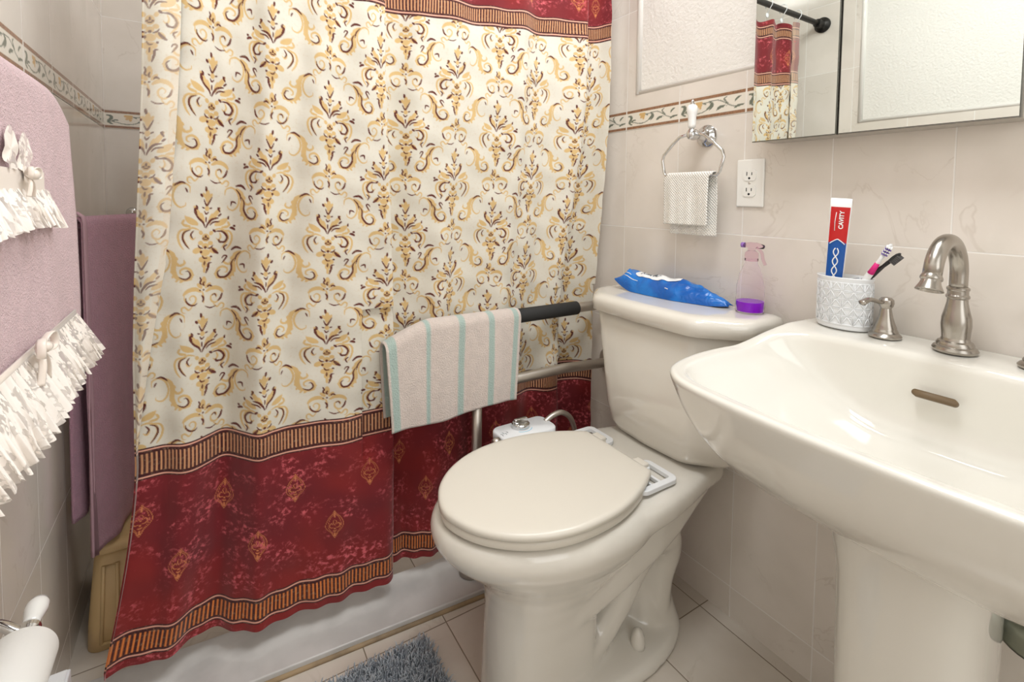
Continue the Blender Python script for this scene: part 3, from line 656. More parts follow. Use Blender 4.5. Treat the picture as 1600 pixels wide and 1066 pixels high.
# seat and lid
def seat_ring(z, d, n=96):
    T = TY-.006; h_ = [(.845, .104), (.843, .1105), (.835, .117), (.77, .151), (.69, .176), (.60, .181), (.53, .168), (.47, .139), (.425, .098), (.398, .054)]
    P = [(x-(d if x > .8 else 0)+(d*.6 if x < .5 else 0), T+y-d) for x, y in h_]+[(.384+d, T)]+[(x-(d if x > .8 else 0)+(d*.6 if x < .5 else 0), T-y+d) for x, y in h_[::-1]]+[(.846-d, T)]
    return [(x, y, z) for x, y in resample(spline(P, 8, True), n)]
b = MB(); b.loft([seat_ring(.441, .008), seat_ring(.444, .004), seat_ring(.456, .004), seat_ring(.4595, .009)]); b.build('seat', m_seat, toi)
b = MB(); b.loft([seat_ring(.4615, .003), seat_ring(.463, .0), seat_ring(.4715, .0), seat_ring(.4755, .0035), seat_ring(.4768, .009), seat_ring(.4775, .018), seat_ring(.4780, .03)]); b.build('seat_lid', m_seat, toi)
for sg in (-1, 1):
    b = MB(); b.box((.825, TY+sg*.072-.018, .452), (.868, TY+sg*.072+.018, .472)); b.build('hinge', m_seat, toi, bevel=.004)
def rrect(x0, x1, y0, y1, z, r, n=6):
    Q = []
    for cx, cy, a0 in ((x1-r, y1-r, 0), (x0+r, y1-r, PI/2), (x0+r, y0+r, PI), (x1-r, y0+r, 1.5*PI)):
        for k in range(n+1): a = a0+PI/2*k/n; Q.append((cx+r*math.cos(a), cy+r*math.sin(a), z))
    return Q
# bidet attachment
bid = thing('bidet_attachment', (.72, TY, .446), 'white bidet attachment with chrome dial fitted under the toilet seat', 'bidet')
for sg in (-1, 1):
    b = MB(); y0, y1 = TY+sg*.052, TY+sg*.150; y0, y1 = min(y0, y1), max(y0, y1); x0, x1 = .785, .900
    b.loft([rrect(x0, x1, y0, y1, .4475, .018), rrect(x0, x1, y0, y1, .456, .018), rrect(x0+.001, x1-.001, y0+.001, y1-.001, .457, .017), rrect(x0+.015, x1-.015, y0+.015, y1-.015, .457, .006), rrect(x0+.015, x1-.015, y0+.015, y1-.015, .4475, .006), rrect(x0, x1, y0, y1, .4475, .018)], caps=False); b.box((.85, y0+.016, .4475), (.857, y1-.016, .455)); b.box((.825, y0+.016, .4475), (.831, y1-.016, .455))
    b.build('slotted_bracket', m_wplastic, bid, bevel=.003)
    b = MB(); b.lathe([(.009, 0), (.009, .006), (.007, .008)], (.862, TY+sg*.085, .4555), (0, 0, 1), 16); b.build('bolt_head', m_wplastic, bid)
PX0, PX1, PY0, PY1, PZ = .640, .806, 1.036, 1.122, .466
b = MB(); b.loft([rrect(PX0+.004, PX1-.004, PY0+.004, PY1-.004, .442, .02), rrect(PX0, PX1, PY0, PY1, .446, .022), rrect(PX0, PX1, PY0, PY1, PZ-.004, .022), rrect(PX0+.003, PX1-.003, PY0+.003, PY1-.003, PZ, .02)]); pan = b.build('control_panel', m_wplastic, bid)
b = MB(); b.box((.70, 1.0, .447), (.79, 1.045, .457)); b.build('mounting_arm', m_wplastic, bid, bevel=.002)
KX, KY = .716, 1.088
b = MB(); b.lathe([(.0245, 0), (.0255, .003), (.0245, .010), (.022, .0125), (.020, .013)], (KX, KY, PZ), (0, 0, 1), 32); kn = b.build('dial', m_chrome, bid, auto=30)
b = MB(); b.box((KX-.020, KY-.0055, PZ+.012), (KX+.020, KY+.0055, PZ+.024)); b.build('dial_grip', m_chrome, kn, bevel=.003)
b = MB(); b.tube([(KX+.031*math.cos(a), KY+.031*math.sin(a), PZ+.0003) for a in np.linspace(-2.3, -.7, 16)], .0011, 6, flat=.4); b.build('dial_scale', m_lblue, pan)
b = MB()
for k, (x, y, hgt) in enumerate(((.648, 1.072, .012), (.655, 1.078, .008), (.660, 1.072, .008), (.667, 1.078, .008))):
    b.tube([(x, y-hgt/2, PZ+.0003), (x+.002, y, PZ+.0004), (x-.001, y+hgt/2, PZ+.0003)], .0007, 5)
b.build('panel_lettering', m_grey, pan)
b = MB(); b.tube(spline([(.795, 1.085, .462), (.825, 1.086, .474), (.86, 1.088, .472), (.895, 1.09, .44), (.92, 1.09, .36), (.96, 1.10, .27), (1.04, 1.11, .20), (1.12, 1.11, .17)], 8), .0075, 14); b.build('hose', m_steel, bid)
b = MB(); b.lathe([(.011, 0), (.0115, .012), (.009, .018)], (.632, 1.060, .459), (-1, -.1, 0), 20); b.build('inlet_nut', m_steel, bid)

# ------------------------------------------------------------------ pedestal sink
SY = .288
snk = thing('pedestal_sink', (.9, SY, 0), 'large bone coloured pedestal sink with scooped basin against the tiled wall', 'sink')
half = [(1.138, .262), (1.10, .266), (1.05, .269), (1.01, .275), (.965, .294), (.92, .309), (.87, .316), (.80, .316), (.73, .304), (.685, .283), (.655, .245), (.641, .195), (.634, .13), (.630, .06)]
full = half+[(.629, 0)]+[(x, -y) for x, y in half[::-1]]
NR = 160
def sink_outline():
    P = spline([np.array(p) for p in full], 10); P = resample(P, NR-16, False)
    bk = np.stack([np.full(16, 1.138), np.linspace(-.262, .262, 18)[1:-1]], 1); return np.vstack([P, bk])
OUT = sink_outline()
def zrim(x):
    t = np.clip((x-.90)/.14, 0, 1); t = t*t*(3-2*t); return .790+.041*t
Zr = zrim(OUT[:, 0]); ctr = np.array([.90, 0])
def ring(P, z): return [(float(p[0]), SY+float(p[1]), float(zz)) for p, zz in zip(P, z)]
def inward(P, d):
    T = np.roll(P, -1, 0)-np.roll(P, 1, 0); Nn = np.stack([-T[:, 1], T[:, 0]], 1); Nn /= np.linalg.norm(Nn, axis=1)[:, None]+1e-9
    sg = np.sign(((ctr-P)*Nn).sum(1)); return P+Nn*(sg*d)[:, None]
def scale_to(P, c, s): return c+(P-c)*s
rings = []
cP = np.array([.93, 0])
back = OUT[:, 0] > 1.13
def under(s, z, cx=.95):
    P = np.array([cx, 0])+(OUT-np.array([cx, 0]))*s; P[:, 0] = np.where(back, 1.136, P[:, 0]); P[:, 0] = np.minimum(P[:, 0], 1.136); return ring(P, z)
rings.append(under(.30, np.full(NR, .585), .96))
rings.append(under(.46, np.full(NR, .592), .96))
rings.append(under(.62, np.full(NR, .612)))
rings.append(under(.76, np.full(NR, .643)))
rings.append(under(.865, .682+(Zr-.79)*.3))
rings.append(under(.93, .718+(Zr-.79)*.5))
rings.append(under(.970, .752+(Zr-.79)*.8))
rings.append(under(.992, Zr-.016))
rings.append(ring(OUT, Zr-.006)); rings.append(ring(inward(OUT, .003), Zr-.001)); rings.append(ring(inward(OUT, .009), Zr+.0005)); rings.append(ring(inward(OUT, .016), Zr-.001))
# basin opening: a smooth curve of its own that stops short of the faucet deck
hi = [(1.020, .001), (1.020, .06), (1.019, .12), (1.014, .185), (1.000, .230), (.970, .262), (.925, .279), (.87, .287), (.80, .287), (.735, .278), (.700, .260), (.678, .228), (.668, .18), (.661, .12), (.657, .06), (.656, .001)]
fi = spline([np.array(p) for p in hi+[(x, -y) for x, y in hi[::-1]]], 16, True); fi = np.array(fi)
bc = np.array([.86, 0]); fa = np.arctan2(fi[:, 1], fi[:, 0]-bc[0]); fr = np.hypot(fi[:, 0]-bc[0], fi[:, 1]); o_ = np.argsort(fa)
oa = np.arctan2(OUT[:, 1], OUT[:, 0]-bc[0]); rr_i = np.interp(oa, fa[o_], fr[o_], period=2*PI)
I0 = np.stack([bc[0]+rr_i*np.cos(oa), rr_i*np.sin(oa)], 1)
def midring(f, z): return ring(inward(OUT, .016)*(1-f)+I0*f, z)
zi = zrim(I0[:, 0])-.0025
rings.append(midring(.35, Zr*.65+zi*.35)); rings.append(midring(.8, Zr*.2+zi*.8)); rings.append(ring(I0, zi))
for sx, sy, z in ((.985, .975, .5), (.97, .94, .0), (.955, .87, -1), (.935, .78, -2), (.91, .68, -3), (.87, .57, -4), (.80, .47, -5), (.68, .37, -6), (.48, .26, -7), (.2, .12, -8)):
    zz = zi-.010 if z == .5 else (zi*.6+.79*.4-.022 if z == 0 else np.full(NR, {-1: .752, -2: .733, -3: .714, -4: .697, -5: .684, -6: .675, -7: .669, -8: .665}[z])+(zi-.785)*(.25 if z == -1 else .0))
    rings.append(ring(np.stack([bc[0]+(I0[:, 0]-bc[0])*sx, I0[:, 1]*sy], 1), zz))
v, f = loft(rings); basin = obj('basin', v, f, m_sink, snk, subsurf=1)
# drain and overflow
b = MB(); b.lathe([(.024, 0), (.024, .003), (.018, .004), (.016, .001)], (.85, SY, .664), (0, 0, 1), 24); b.build('drain', m_nickel, snk)
b = MB(); ys = np.linspace(-.024, .024, 9)
oc = Vector((.9965, SY+.010, .768)); nn = Vector((-1, 0, .55)).normalized(); uu_ = Vector((0, 1, 0)); vv_ = nn.cross(uu_)
P = [oc+uu_*(x)+vv_*y for x, y in [(math.copysign(.024, math.cos(a))+.0055*math.cos(a), .0055*math.sin(a)) for a in np.linspace(0, 2*PI, 28, endpoint=False)]]
b.add([p+nn*.004 for p in P]+[p-nn*.006 for p in P], [tuple(range(28)), tuple(range(28, 56))[::-1]]+[(i, (i+1) % 28, 28+(i+1) % 28, 28+i) for i in range(28)])
ovf = b.build('overflow_slot', simple('brown overflow recess', (112, 92, 66), .5), snk)
# pedestal column
def ped(z, x0, x1, hw, p=3.2): 
    cx, hx = (x0+x1)/2, (x1-x0)/2
    return [(cx+math.copysign(abs(math.cos(t))**(2/p), math.cos(t))*hx, SY+math.copysign(abs(math.sin(t))**(2/p), math.sin(t))*hw, z) for t in np.linspace(0, 2*PI, 56, endpoint=False)]
b = MB(); b.loft([ped(0, .80, 1.04, .105), ped(.03, .805, 1.035, .102), ped(.08, .82, 1.03, .092), ped(.3, .828, 1.03, .089), ped(.50, .826, 1.03, .092), ped(.60, .81, 1.03, .105), ped(.625, .80, 1.03, .112)]); b.build('pedestal', m_sink, snk)

# ------------------------------------------------------------------ faucet
DZ = .8305
fau = thing('faucet', (1.083, .300, DZ), 'arched brushed nickel faucet spout at the centre of the sink deck', 'faucet')
b = MB(); b.lathe([(.0, 0), (.0295, 0), (.031, .004), (.029, .008), (.0255, .010), (.0255, .013), (.0235, .017), (.020, .019), (.0185, .024)], (1.083, .300, DZ), seg=40); b.build('base', m_nickel, fau, auto=30)
b = MB(); b.lathe([(.0185, .022), (.0195, .034), (.0205, .045), (.0198, .058), (.0165, .072), (.0142, .084), (.0138, .090), (.0160, .0925), (.0160, .0955), (.0142, .098), (.0142, .104), (.0155, .106), (.0155, .109), (.0132, .111)], (1.083, .300, DZ), seg=40); b.build('body', m_nickel, fau, auto=30)
b = MB(); x0, R = 1.083, .058
pts = [(x0, .300, DZ+.105), (x0, .300, DZ+.118)]+[(x0-R+R*math.cos(a), .300, DZ+.132+R*math.sin(a)) for a in np.linspace(0, 2.72, 26)]
e = pts[-1]; pts += [(e[0]-.008, .300, e[2]-.022)]
b.tube(pts, [.0125]*len(pts), 26); b.build('spout', m_nickel, fau)
d = Vector((-.008, 0, -.022)).normalized(); b = MB(); b.lathe([(.0128, -.004), (.0145, 0), (.0145, .003), (.0125, .005), (.0135, .010), (.0175, .019), (.0182, .021), (.015, .0215), (.013, .018)], Vector(pts[-1])-d*.002, d, 32); b.build('nozzle', m_nickel, fau, auto=30)
def handle(y, ang, label):
    b = MB(); b.lathe([(0, 0), (.0255, 0), (.0262, .003), (.0235, .0065), (.0205, .0085), (.0205, .011), (.0190, .014), (.0178, .016), (.0178, .018), (.0145, .027), (.0108, .040), (.0092, .050), (.0085, .054), (.011, .058), (.0125, .064), (.0118, .070), (.008, .074), (0, .0755)], (1.083, y, DZ), seg=36); h = b.build('handle', m_nickel, fau, auto=35)
    tag(h, label); c, q = math.cos(ang), math.sin(ang)
    b = MB(); P = spline([(1.083+c*t, y+q*t, DZ+z) for t, z in ((.006, .066), (.018, .0665), (.032, .0705), (.046, .0725), (.058, .0690), (.064, .0665))], 5)
    n = len(P); b.tube(P, [.0048+.0030*(i/n)**1.5 if i < n-2 else .005 for i in range(n)], 14, flat=.72); b.build('lever', m_nickel, h)
handle(.402, math.radians(166), 'lever handle in front of the toothbrush cup')
handle(.198, math.radians(20), 'lever handle cut by the right edge of the picture')

# ------------------------------------------------------------------ things under the sink
dr = thing('drain_trap', (1.08, .20, .45), 'dark metal drain pipe hidden behind the sink pedestal', 'drain pipe')
b = MB(); b.tube(spline([(.97, .175, .60), (.99, .155, .53), (1.01, .14, .48), (1.05, .14, .455), (1.10, .15, .48), (1.14, .15, .49)], 6), .020, 18); b.build('pipe', m_valve, dr)
b = MB(); b.lathe([(.027, -.012), (.027, .012)], (1.01, .143, .487), (.3, -.2, -1), 20); b.build('slip_nut', m_valve, dr, auto=30)
va = thing('shutoff_valve', (1.06, .19, .40), 'small metal water shutoff valve with oval handle beside the pedestal', 'valve')
b = MB(); b.tube([(1.141, .195, .455), (1.06, .195, .455)], .010, 16); b.tube([(1.065, .195, .455), (1.065, .195, .49)], .008, 14); b.lathe([(.024, 0), (.024, .003), (.014, .01)], (1.1415, .195, .455), (-1, 0, 0), 24); b.build('body', m_valve, va)
b = MB(); hv, hf = lathe([(.0, 0), (.020, .001), (.024, .005), (.020, .009), (0, .011)], (0, 0, 0), (0, 0, 1), 26)
Mh = Matrix.Translation((1.02, .188, .440)) @ Matrix.Rotation(.5, 4, 'X') @ Matrix.Rotation(-1.15, 4, 'Y') @ Matrix.Diagonal((1.0, 1.5, 1, 1))
b.add([Mh @ p for p in hv], hf); b.build('handle', m_valve, va)
b = MB(); b.tube(spline([(1.065, .195, .49), (1.06, .20, .54), (1.08, .21, .60), (1.09, .215, .66)], 6), .006, 12); b.build('supply_hose', m_hosedark, va)

# ------------------------------------------------------------------ outlet
out = thing('wall_outlet', (W, .717, 1.068), 'white double electrical outlet plate on the tiled wall', 'outlet')
b = MB(); b.box((W-.0065, .6815, 1.068), (W-.0003, .7525, 1.185)); b.build('plate', m_wplate, out, bevel=.004)
for zc in (1.107, 1.146):
    b = MB(); P = []
    for a in np.linspace(0, 2*PI, 40, endpoint=False):
        P.append((max(-.0172, min(.0172, .0172*1.12*math.cos(a))), max(-.0142, min(.0142, .0172*math.sin(a)))))
    b.add([(W-.0068, .717+x, zc+z) for x, z in P]+[(W-.0088, .717+x*.97, zc+z*.97) for x, z in P], [tuple(range(40, 80))]+[(i, (i+1) % 40, 40+(i+1) % 40, 40+i) for i in range(40)])
    rc = b.build('receptacle', m_wplate, out, auto=40)
    b = MB(); X = W-.0092
    b.box((X, .717+.0055, zc-.001), (X+.0008, .717+.0075, zc+.008)); b.box((X, .717-.0075, zc+.0), (X+.0008, .717-.0055, zc+.007)); b.lathe([(.0028, 0), (.0028, .0008)], (X, .717, zc-.0075), (1, 0, 0), 14); b.build('slots', m_black, rc)
b = MB(); b.lathe([(.003, 0), (.0028, .001), (0, .0012)], (W-.0065, .717, 1.1265), (-1, 0, 0), 14); b.build('screw', m_steel, out)

# ------------------------------------------------------------------ towel ring and washcloth
RY, RX = .846, 1.078
tr = thing('towel_ring', (W, RY, 1.254), 'chrome towel ring with white porcelain finial above the toilet', 'towel ring')
b = MB(); b.lathe([(.0, 0), (.029, 0), (.030, .004), (.027, .009), (.020, .014), (.015, .022), (.012, .034), (.0115, .044), (.014, .050), (.015, .058), (.012, .066), (0, .068)], (W-.0003, RY, 1.254), (-1, 0, 0), 36); b.build('wall_mount', m_chrome, tr, auto=35)
b = MB(); b.lathe([(.009, -.012), (.0125, -.005), (.013, 0), (.0125, .006), (.008, .013), (.006, .016)], (RX, RY+.0, 1.254), (0, 0, 1), 26); b.build('ball_joint', m_chrome, tr)
b = MB(); b.lathe([(.0055, .016), (.0095, .019), (.0098, .024), (.0105, .045), (.0130, .054), (.0142, .063), (.0130, .071), (.0095, .076), (.004, .077)], (RX, RY, 1.254), (0, 0, 1), 30); fin = b.build('finial', m_porc, tr)
b = MB(); b.lathe([(.006, .076), (.0062, .079), (.004, .082), (.0045, .085), (.003, .089), (0, .090)], (RX, RY, 1.254), (0, 0, 1), 18); b.build('finial_cap', m_chrome, fin)
b = MB(); zb_ = 1.148
P = [(RX, RY-.002, 1.256), (RX, RY-.038, 1.250), (RX, RY-.062, 1.232), (RX, RY-.092, 1.205), (RX, RY-.096, 1.19), (RX, RY-.086, zb_+.008), (RX, RY-.080, zb_), (RX, RY+.080, zb_), (RX, RY+.086, zb_+.008), (RX, RY+.094, 1.19), (RX, RY+.090, 1.205), (RX, RY+.062, 1.232), (RX, RY+.038, 1.250), (RX, RY+.002, 1.256)]
b.tube(P, .0042, 14, caps=True); b.build('ring', m_chrome, tr)
def c2(P, s, t, Lf):
    m = P.shape[0]; back = (s > Lf)[:, None]
    P[..., 1] = np.where(back, P[..., 1]-.010, P[..., 1]); return P
wc = hanging_towel('washcloth', m_waffle, None, (RX, RY+.078), (RX, RY-.062), zb_, 1.018, .992, .0075, (-1, 0), n=70, m=70, amp=.0022, corner=c2, seed=5, solid=.0028)
tag(wc, 'small white waffle washcloth folded over the chrome towel ring', 'washcloth')

# ------------------------------------------------------------------ medicine cabinet
MX, CZ0, CZ1 = 1.06, 1.216, 1.96
cab = thing('medicine_cabinet', (1.1, .45, CZ0), 'wall cabinet with two mirrored doors above the sink', 'medicine cabinet')
b = MB(); b.box((MX+.012, .236, CZ0+.002), (W-.0005, .664, CZ1)); b.build('body', m_cab, cab, bevel=.002)
for y0, y1 in ((.4915, .6685), (.2315, .4885)):
    b = MB(); b.box((MX+.0025, y0, CZ0), (MX+.011, y1, CZ1)); dr_ = b.build('door', m_bevel, cab, smooth=False)
    b = MB(); b.box((MX, y0+.0018, CZ0+.0018), (MX+.0022, y1-.0018, CZ1-.0018)); b.build('mirror', m_mirror, dr_, smooth=False)

# ------------------------------------------------------------------ toothbrush cup and its contents
cupx, cupy, cz = 1.094, .4785, DZ+.0005
cup = thing('toothbrush_cup', (cupx, cupy, cz), 'white woven pattern toothbrush cup on the sink deck', 'toothbrush holder')
a_, b_, hC = .034, .0495, .103
def ov(z, s=1., n=72, off=0): return [(cupx+(a_*s+off)*math.cos(t), cupy+(b_*s+off)*math.sin(t), z) for t in np.linspace(0, 2*PI, n, endpoint=False)]
b = MB(); b.loft([ov(cz, .93), ov(cz+.003, .97), ov(cz+.008, .97), ov(cz+hC-.006, .99), ov(cz+hC-.002, 1.03), ov(cz+hC, 1.03), ov(cz+hC, .93), ov(cz+hC-.012, .91), ov(cz+.03, .90)]); b.build('cup_body', m_wplastic, cup)
b = MB(); b.box((cupx-a_*.88, .4665, cz+.088), (cupx+a_*.88, .4690, cz+hC-.003)); b.build('divider', m_wplastic, cup, smooth=False)
b = MB(); per = 30; rows = 5
def cp_(i, j): 
    t = 2*PI*i/per; z = cz+.010+(hC-.020)*j/rows; k = 1.0
    return (cupx+(a_*.985+.0006)*math.cos(t), cupy+(b_*.985+.0006)*math.sin(t), z)
for i in range(per):
    for j in range(rows):
        if (i+j) % 2 == 0: b.tube([cp_(i, j), cp_(i+.5, j+.5), cp_(i+1, j+1)], .0011, 5)
        else: b.tube([cp_(i+1, j), cp_(i+.5, j+.5), cp_(i, j+1)], .0011, 5)
for i in range(0, per, 2):
    for o_ in (-.12, .12): b.tube([cp_(i+o_, k) for k in np.linspace(0, rows, 6)], .0009, 5)
for j in range(0, rows+1):
    for o_ in (-.08, .08): b.tube([cp_(i, min(rows, max(0, j+o_))) for i in np.linspace(0, per, 61)], .0009, 5)
b.build('cane_weave', m_wplastic, cup)
# toothpaste
tp = thing('toothpaste_tube', (1.088, .500, DZ+.03), 'red and blue toothpaste tube standing in the white cup', 'toothpaste')
tb0, tb1 = Vector((1.086, .499, DZ+.030)), Vector((1.070, .4800, 1.090))
ax = (tb1-tb0).normalized(); side = Vector((.34, -.94, 0)); side = (side-ax*side.dot(ax)).normalized(); nrm = ax.cross(side).normalized()
if nrm.x > 0: nrm = -nrm
LT = (tb1-tb0).length
def tpt(s, w_, d=0.): return tb0+ax*(s*LT)+side*w_+nrm*d
b = MB(); rg = []
for s, hw, th in ((0, .008, .008), (.04, .013, .013), (.1, .015, .0125), (.5, .0165, .008), (.8, .0175, .004), (.92, .018, .0016), (1., .018, .0012)):
    rg.append([tpt(s, hw*math.copysign(abs(math.cos(t))**.8, math.cos(t)), th*math.sin(t)) for t in np.linspace(0, 2*PI, 28, endpoint=False)])
b.loft(rg); b.build('tube_body', m_white, tp)
def skin(name, s0, s1, w0, w1, mat, th=1.0, extra=.0006, top=None, par=tp):
    rows_ = 12; cols = 9; P = np.zeros((rows_, cols, 3))
    S_ = [0, .04, .1, .5, .8, .92, 1.]; HW = [.008, .013, .015, .0165, .0175, .018, .018]; TH_ = [.008, .013, .0125, .008, .004, .0016, .0012]
    for i in range(rows_):
        for j in range(cols):
            wf = w0+(w1-w0)*j/(cols-1); sT = s1 if top is None else top(wf); s = s0+(sT-s0)*i/(rows_-1)
            hw = np.interp(s, S_, HW); t_ = np.interp(s, S_, TH_); c = min(1, abs(wf))
            P[i, j] = tpt(s, hw*wf, t_*math.sqrt(max(0, 1-c**2.5))+extra)
    return grid(name, P, mat, par)
skin('red_panel', .60, .925, -.90, .90, m_red); skin('blue_panel', .18, .62, -.90, .90, m_tblue, extra=.0009, top=lambda w_: .60+.05*(1-abs(w_))**.7)
Mt = Matrix((ax, nrm.cross(ax), nrm)).transposed().to_4x4(); Mt.translation = tpt(.815, .0035, .0052)
text('lettering', 'CAVITY', .0105, Mt, m_white, tp, bold=.0003)
b = MB(); b.tube([tpt(s, w_*.0145, .0098-.0065*s*.8) for s, w_ in ((.72, -.45), (.80, -.5), (.88, -.42))], .0006, 6)
b.tube([tpt(.60+.05*(1-abs(w_))**.7, w_*.0132, .0078) for w_ in np.linspace(-.95, .95, 14)], .0009, 6)
for q0_ in (0, PI): b.tube([tpt(s, .0042*math.sin(q0_+s*38)-.0005, float(np.interp(s, [.1, .5, .8], [.0125, .008, .004]))+.0012) for s in np.linspace(.22, .57, 40)], .0011, 6)
b.build('printed_marks', m_white, tp)
# toothbrushes
def brush(name, p0, p1, m1, mb, label, head_dir, hl=.024, bl=.010, accent=None):
    t = thing(name, p0, label, 'toothbrush'); P0, P1 = Vector(p0), Vector(p1); d = (P1-P0).normalized(); hd = Vector(head_dir); hd = (hd-d*hd.dot(d)).normalized(); L = (P1-P0).length
    b = MB(); b.tube([P0, P0+d*L*.3, P0+d*L*.62, P0+d*(L-hl-.014), P0+d*(L-hl)], [.0045, .0062, .0058, .0032, .0036], 14, caps=True)
    b.tube([P0+d*(L-hl-.002), P0+d*(L-hl+.004), P0+d*(L-hl*.5), P0+d*(L-.004), P0+d*L], [.0036, .0062, .0072, .0062, .003], 16, flat=.45 if abs(hd.z) < 2 else 1); b.build('handle', m1, t)
    sd = d.cross(hd); i = 0
    for k in range(6):
        b = MB()
        for q in (-1, 0, 1):
            c = P0+d*(L-hl+.004+k*(hl-.006)/6)+sd*(q*.0036); b.tube([c, c+hd*bl], .0017, 6)
        b.build('bristle_row', mb[k % len(mb)], t, smooth=False)
    if accent: b = MB(); b.tube([P0+d*L*.60+hd*.0016, P0+d*L*.74+hd*.0016], [.0058, .0042], 12); b.build('rubber_grip', accent, t)
brush('toothbrush', (1.098, .482, DZ+.030), (1.070, .394, 1.006), m_white, [m_purpb, m_white], 'white toothbrush with purple bristles leaning in the white cup', (-.75, -.5, .3), accent=m_pinkp)
brush('toothbrush', (1.111, .508, DZ+.036), (1.076, .382, .990), m_blackp, [m_greyb], 'black toothbrush with grey bristles leaning in the white cup', (.1, -.8, -.3), hl=.026)

# ------------------------------------------------------------------ wipes and spray bottle on the tank
ZT = .8228
wp = thing('wet_wipes_pack', (1.06, .90, ZT), 'blue foil pack of wet wipes lying on the toilet tank', 'wet wipes')
n, m = 60, 30; wy0, wy1 = 1.062, .722; P = np.zeros((2, n, m, 3)); 
for i in range(n):
    t = i/(n-1); y = wy0+(wy1-wy0)*t
    hx = .050*(.62+.38*math.sin(PI*min(1, max(0, t*1.0)))**.5)*(1 if t < .62 else 1-.45*(t-.62)/.38)
    full_ = min(1, t/.10)*min(1, max(0, (1-t)/.36))**.62; th = .044*full_+.0012
    lift = .026*max(0, 1-t/.20)**1.3 + .004*max(0, (t-.9)/.1); cx = 1.058+.016*t
    for j in range(m):
        a = -1+2*j/(m-1); pr_ = (1-abs(a)**3.0)**.6
        wr = .0028*math.sin(t*33+a*5)*full_+.0022*math.sin(t*58-a*9)*(.3+t)
        x = cx+a*hx; zb = ZT+lift+.0004
        P[0, i, j] = (x, y+.004*math.sin(a*4+t*6), zb+th*pr_*1.0+max(-.001, wr*pr_)+.0006)
        P[1, i, j] = (x, y+.004*math.sin(a*4+t*6), zb+.0)
b = MB(); idx = lambda q, i, j: q*n*m+i*m+j; vs = P.reshape(-1, 3).tolist(); fs = []
for i in range(n-1):
    for j in range(m-1):
        fs += [(idx(0, i, j), idx(0, i, j+1), idx(0, i+1, j+1), idx(0, i+1, j)), (idx(1, i, j), idx(1, i+1, j), idx(1, i+1, j+1), idx(1, i, j+1))]
    for j in (0, m-1): fs.append((idx(0, i, j), idx(0, i+1, j), idx(1, i+1, j), idx(1, i, j)))
for i in (0, n-1):
    for j in range(m-1): fs.append((idx(0, i, j), idx(0, i, j+1), idx(1, i, j+1), idx(1, i, j)))
obj('foil_pouch', vs, fs, m_blue, wp)
def on_pouch(t, a, e=.001):
    i = t*(n-1); j = (a+1)/2*(m-1); i0, j0 = min(n-2, int(i)), min(m-2, int(j)); fi, fj = i-i0, j-j0
    q = (P[0, i0, j0]*(1-fi)*(1-fj)+P[0, i0+1, j0]*fi*(1-fj)+P[0, i0, j0+1]*(1-fi)*fj+P[0, i0+1, j0+1]*fi*fj); return np.array([q[0]-e*.3, q[1], q[2]+e])
Q = np.zeros((40, 16, 3))
for i in range(40):
    for j in range(16):
        t = .17+.43*i/39; wd = .5*math.sqrt(max(0, 1-(2*i/39-1)**4)); Q[i, j] = on_pouch(t, -.05+wd*(2*j/15-1), .0016)
lab_ = grid('peel_label', Q, m_white, wp, solid=.0008)
b = MB()
for k, (t0, t1, a) in enumerate(((.24, .27, -.05), (.285, .30, .0), (.31, .34, -.08), (.36, .38, .02), (.40, .43, -.03))): b.tube([on_pouch(t0, a-.18, .003), on_pouch((t0+t1)/2, a+.1, .003), on_pouch(t1, a-.12, .003)], .0012, 6)
b.build('label_lettering', m_grey, lab_)
for t0, t1, a in ((.10, .16, -.62), (.10, .25, -.76), (.55, .58, -.86)):
    b = MB(); b.tube([on_pouch(t, a, .001) for t in np.linspace(t0, t1, 8)], .0010, 6); b.build('printed_line', m_white, wp)
sb = thing('spray_bottle', (1.082, .672, ZT), 'clear spray bottle holding a little purple liquid on the toilet tank', 'spray bottle')
bx, by = 1.082, .672
b = MB(); prof = [(.0, .0005), (.030, .0005), (.0315, .003), (.0315, .028), (.0300, .062), (.0245, .090), (.0175, .108), (.0130, .117), (.0130, .126)]
inn = [(.0120, .126), (.0120, .117), (.0165, .107), (.0235, .089), (.0290, .062), (.0305, .028), (.0305, .004), (0, .003)]
b.lathe(prof+inn, (bx, by, ZT), seg=40, caps=False); b.build('bottle', m_bottle, sb)
b = MB(); b.lathe([(0, .0035), (.0300, .0035), (.0301, .026), (0, .026)], (bx, by, ZT), seg=40, caps=False); b.build('liquid', m_liquid, sb, auto=30)
b = MB(); b.lathe([(.0145, .120), (.0150, .122), (.0150, .138), (.0120, .142), (.0085, .144), (.0085, .150)], (bx, by, ZT), seg=28); sp1 = b.build('screw_cap', m_trig, sb, auto=35)
b = MB(); b.tube([(bx, by+.018, ZT+0.156), (bx, by+.006, ZT+0.157), (bx, by-.012, ZT+0.157), (bx, by-.028, ZT+0.155)], [.0065, .0085, .0085, .006], 14, flat=.8); b.tube(spline([(bx, by-.012, ZT+0.152), (bx, by-.024, ZT+0.142), (bx, by-.028, ZT+0.126), (bx, by-.034, ZT+0.114)], 5), .0035, 10); b.build('trigger_head', m_trig, sb)
b = MB(); b.lathe([(.0060, 0), (.0064, .008), (.004, .009)], (bx, by+.017, ZT+0.156), (0, 1, 0), 16); b.build('nozzle', m_violet, sb)

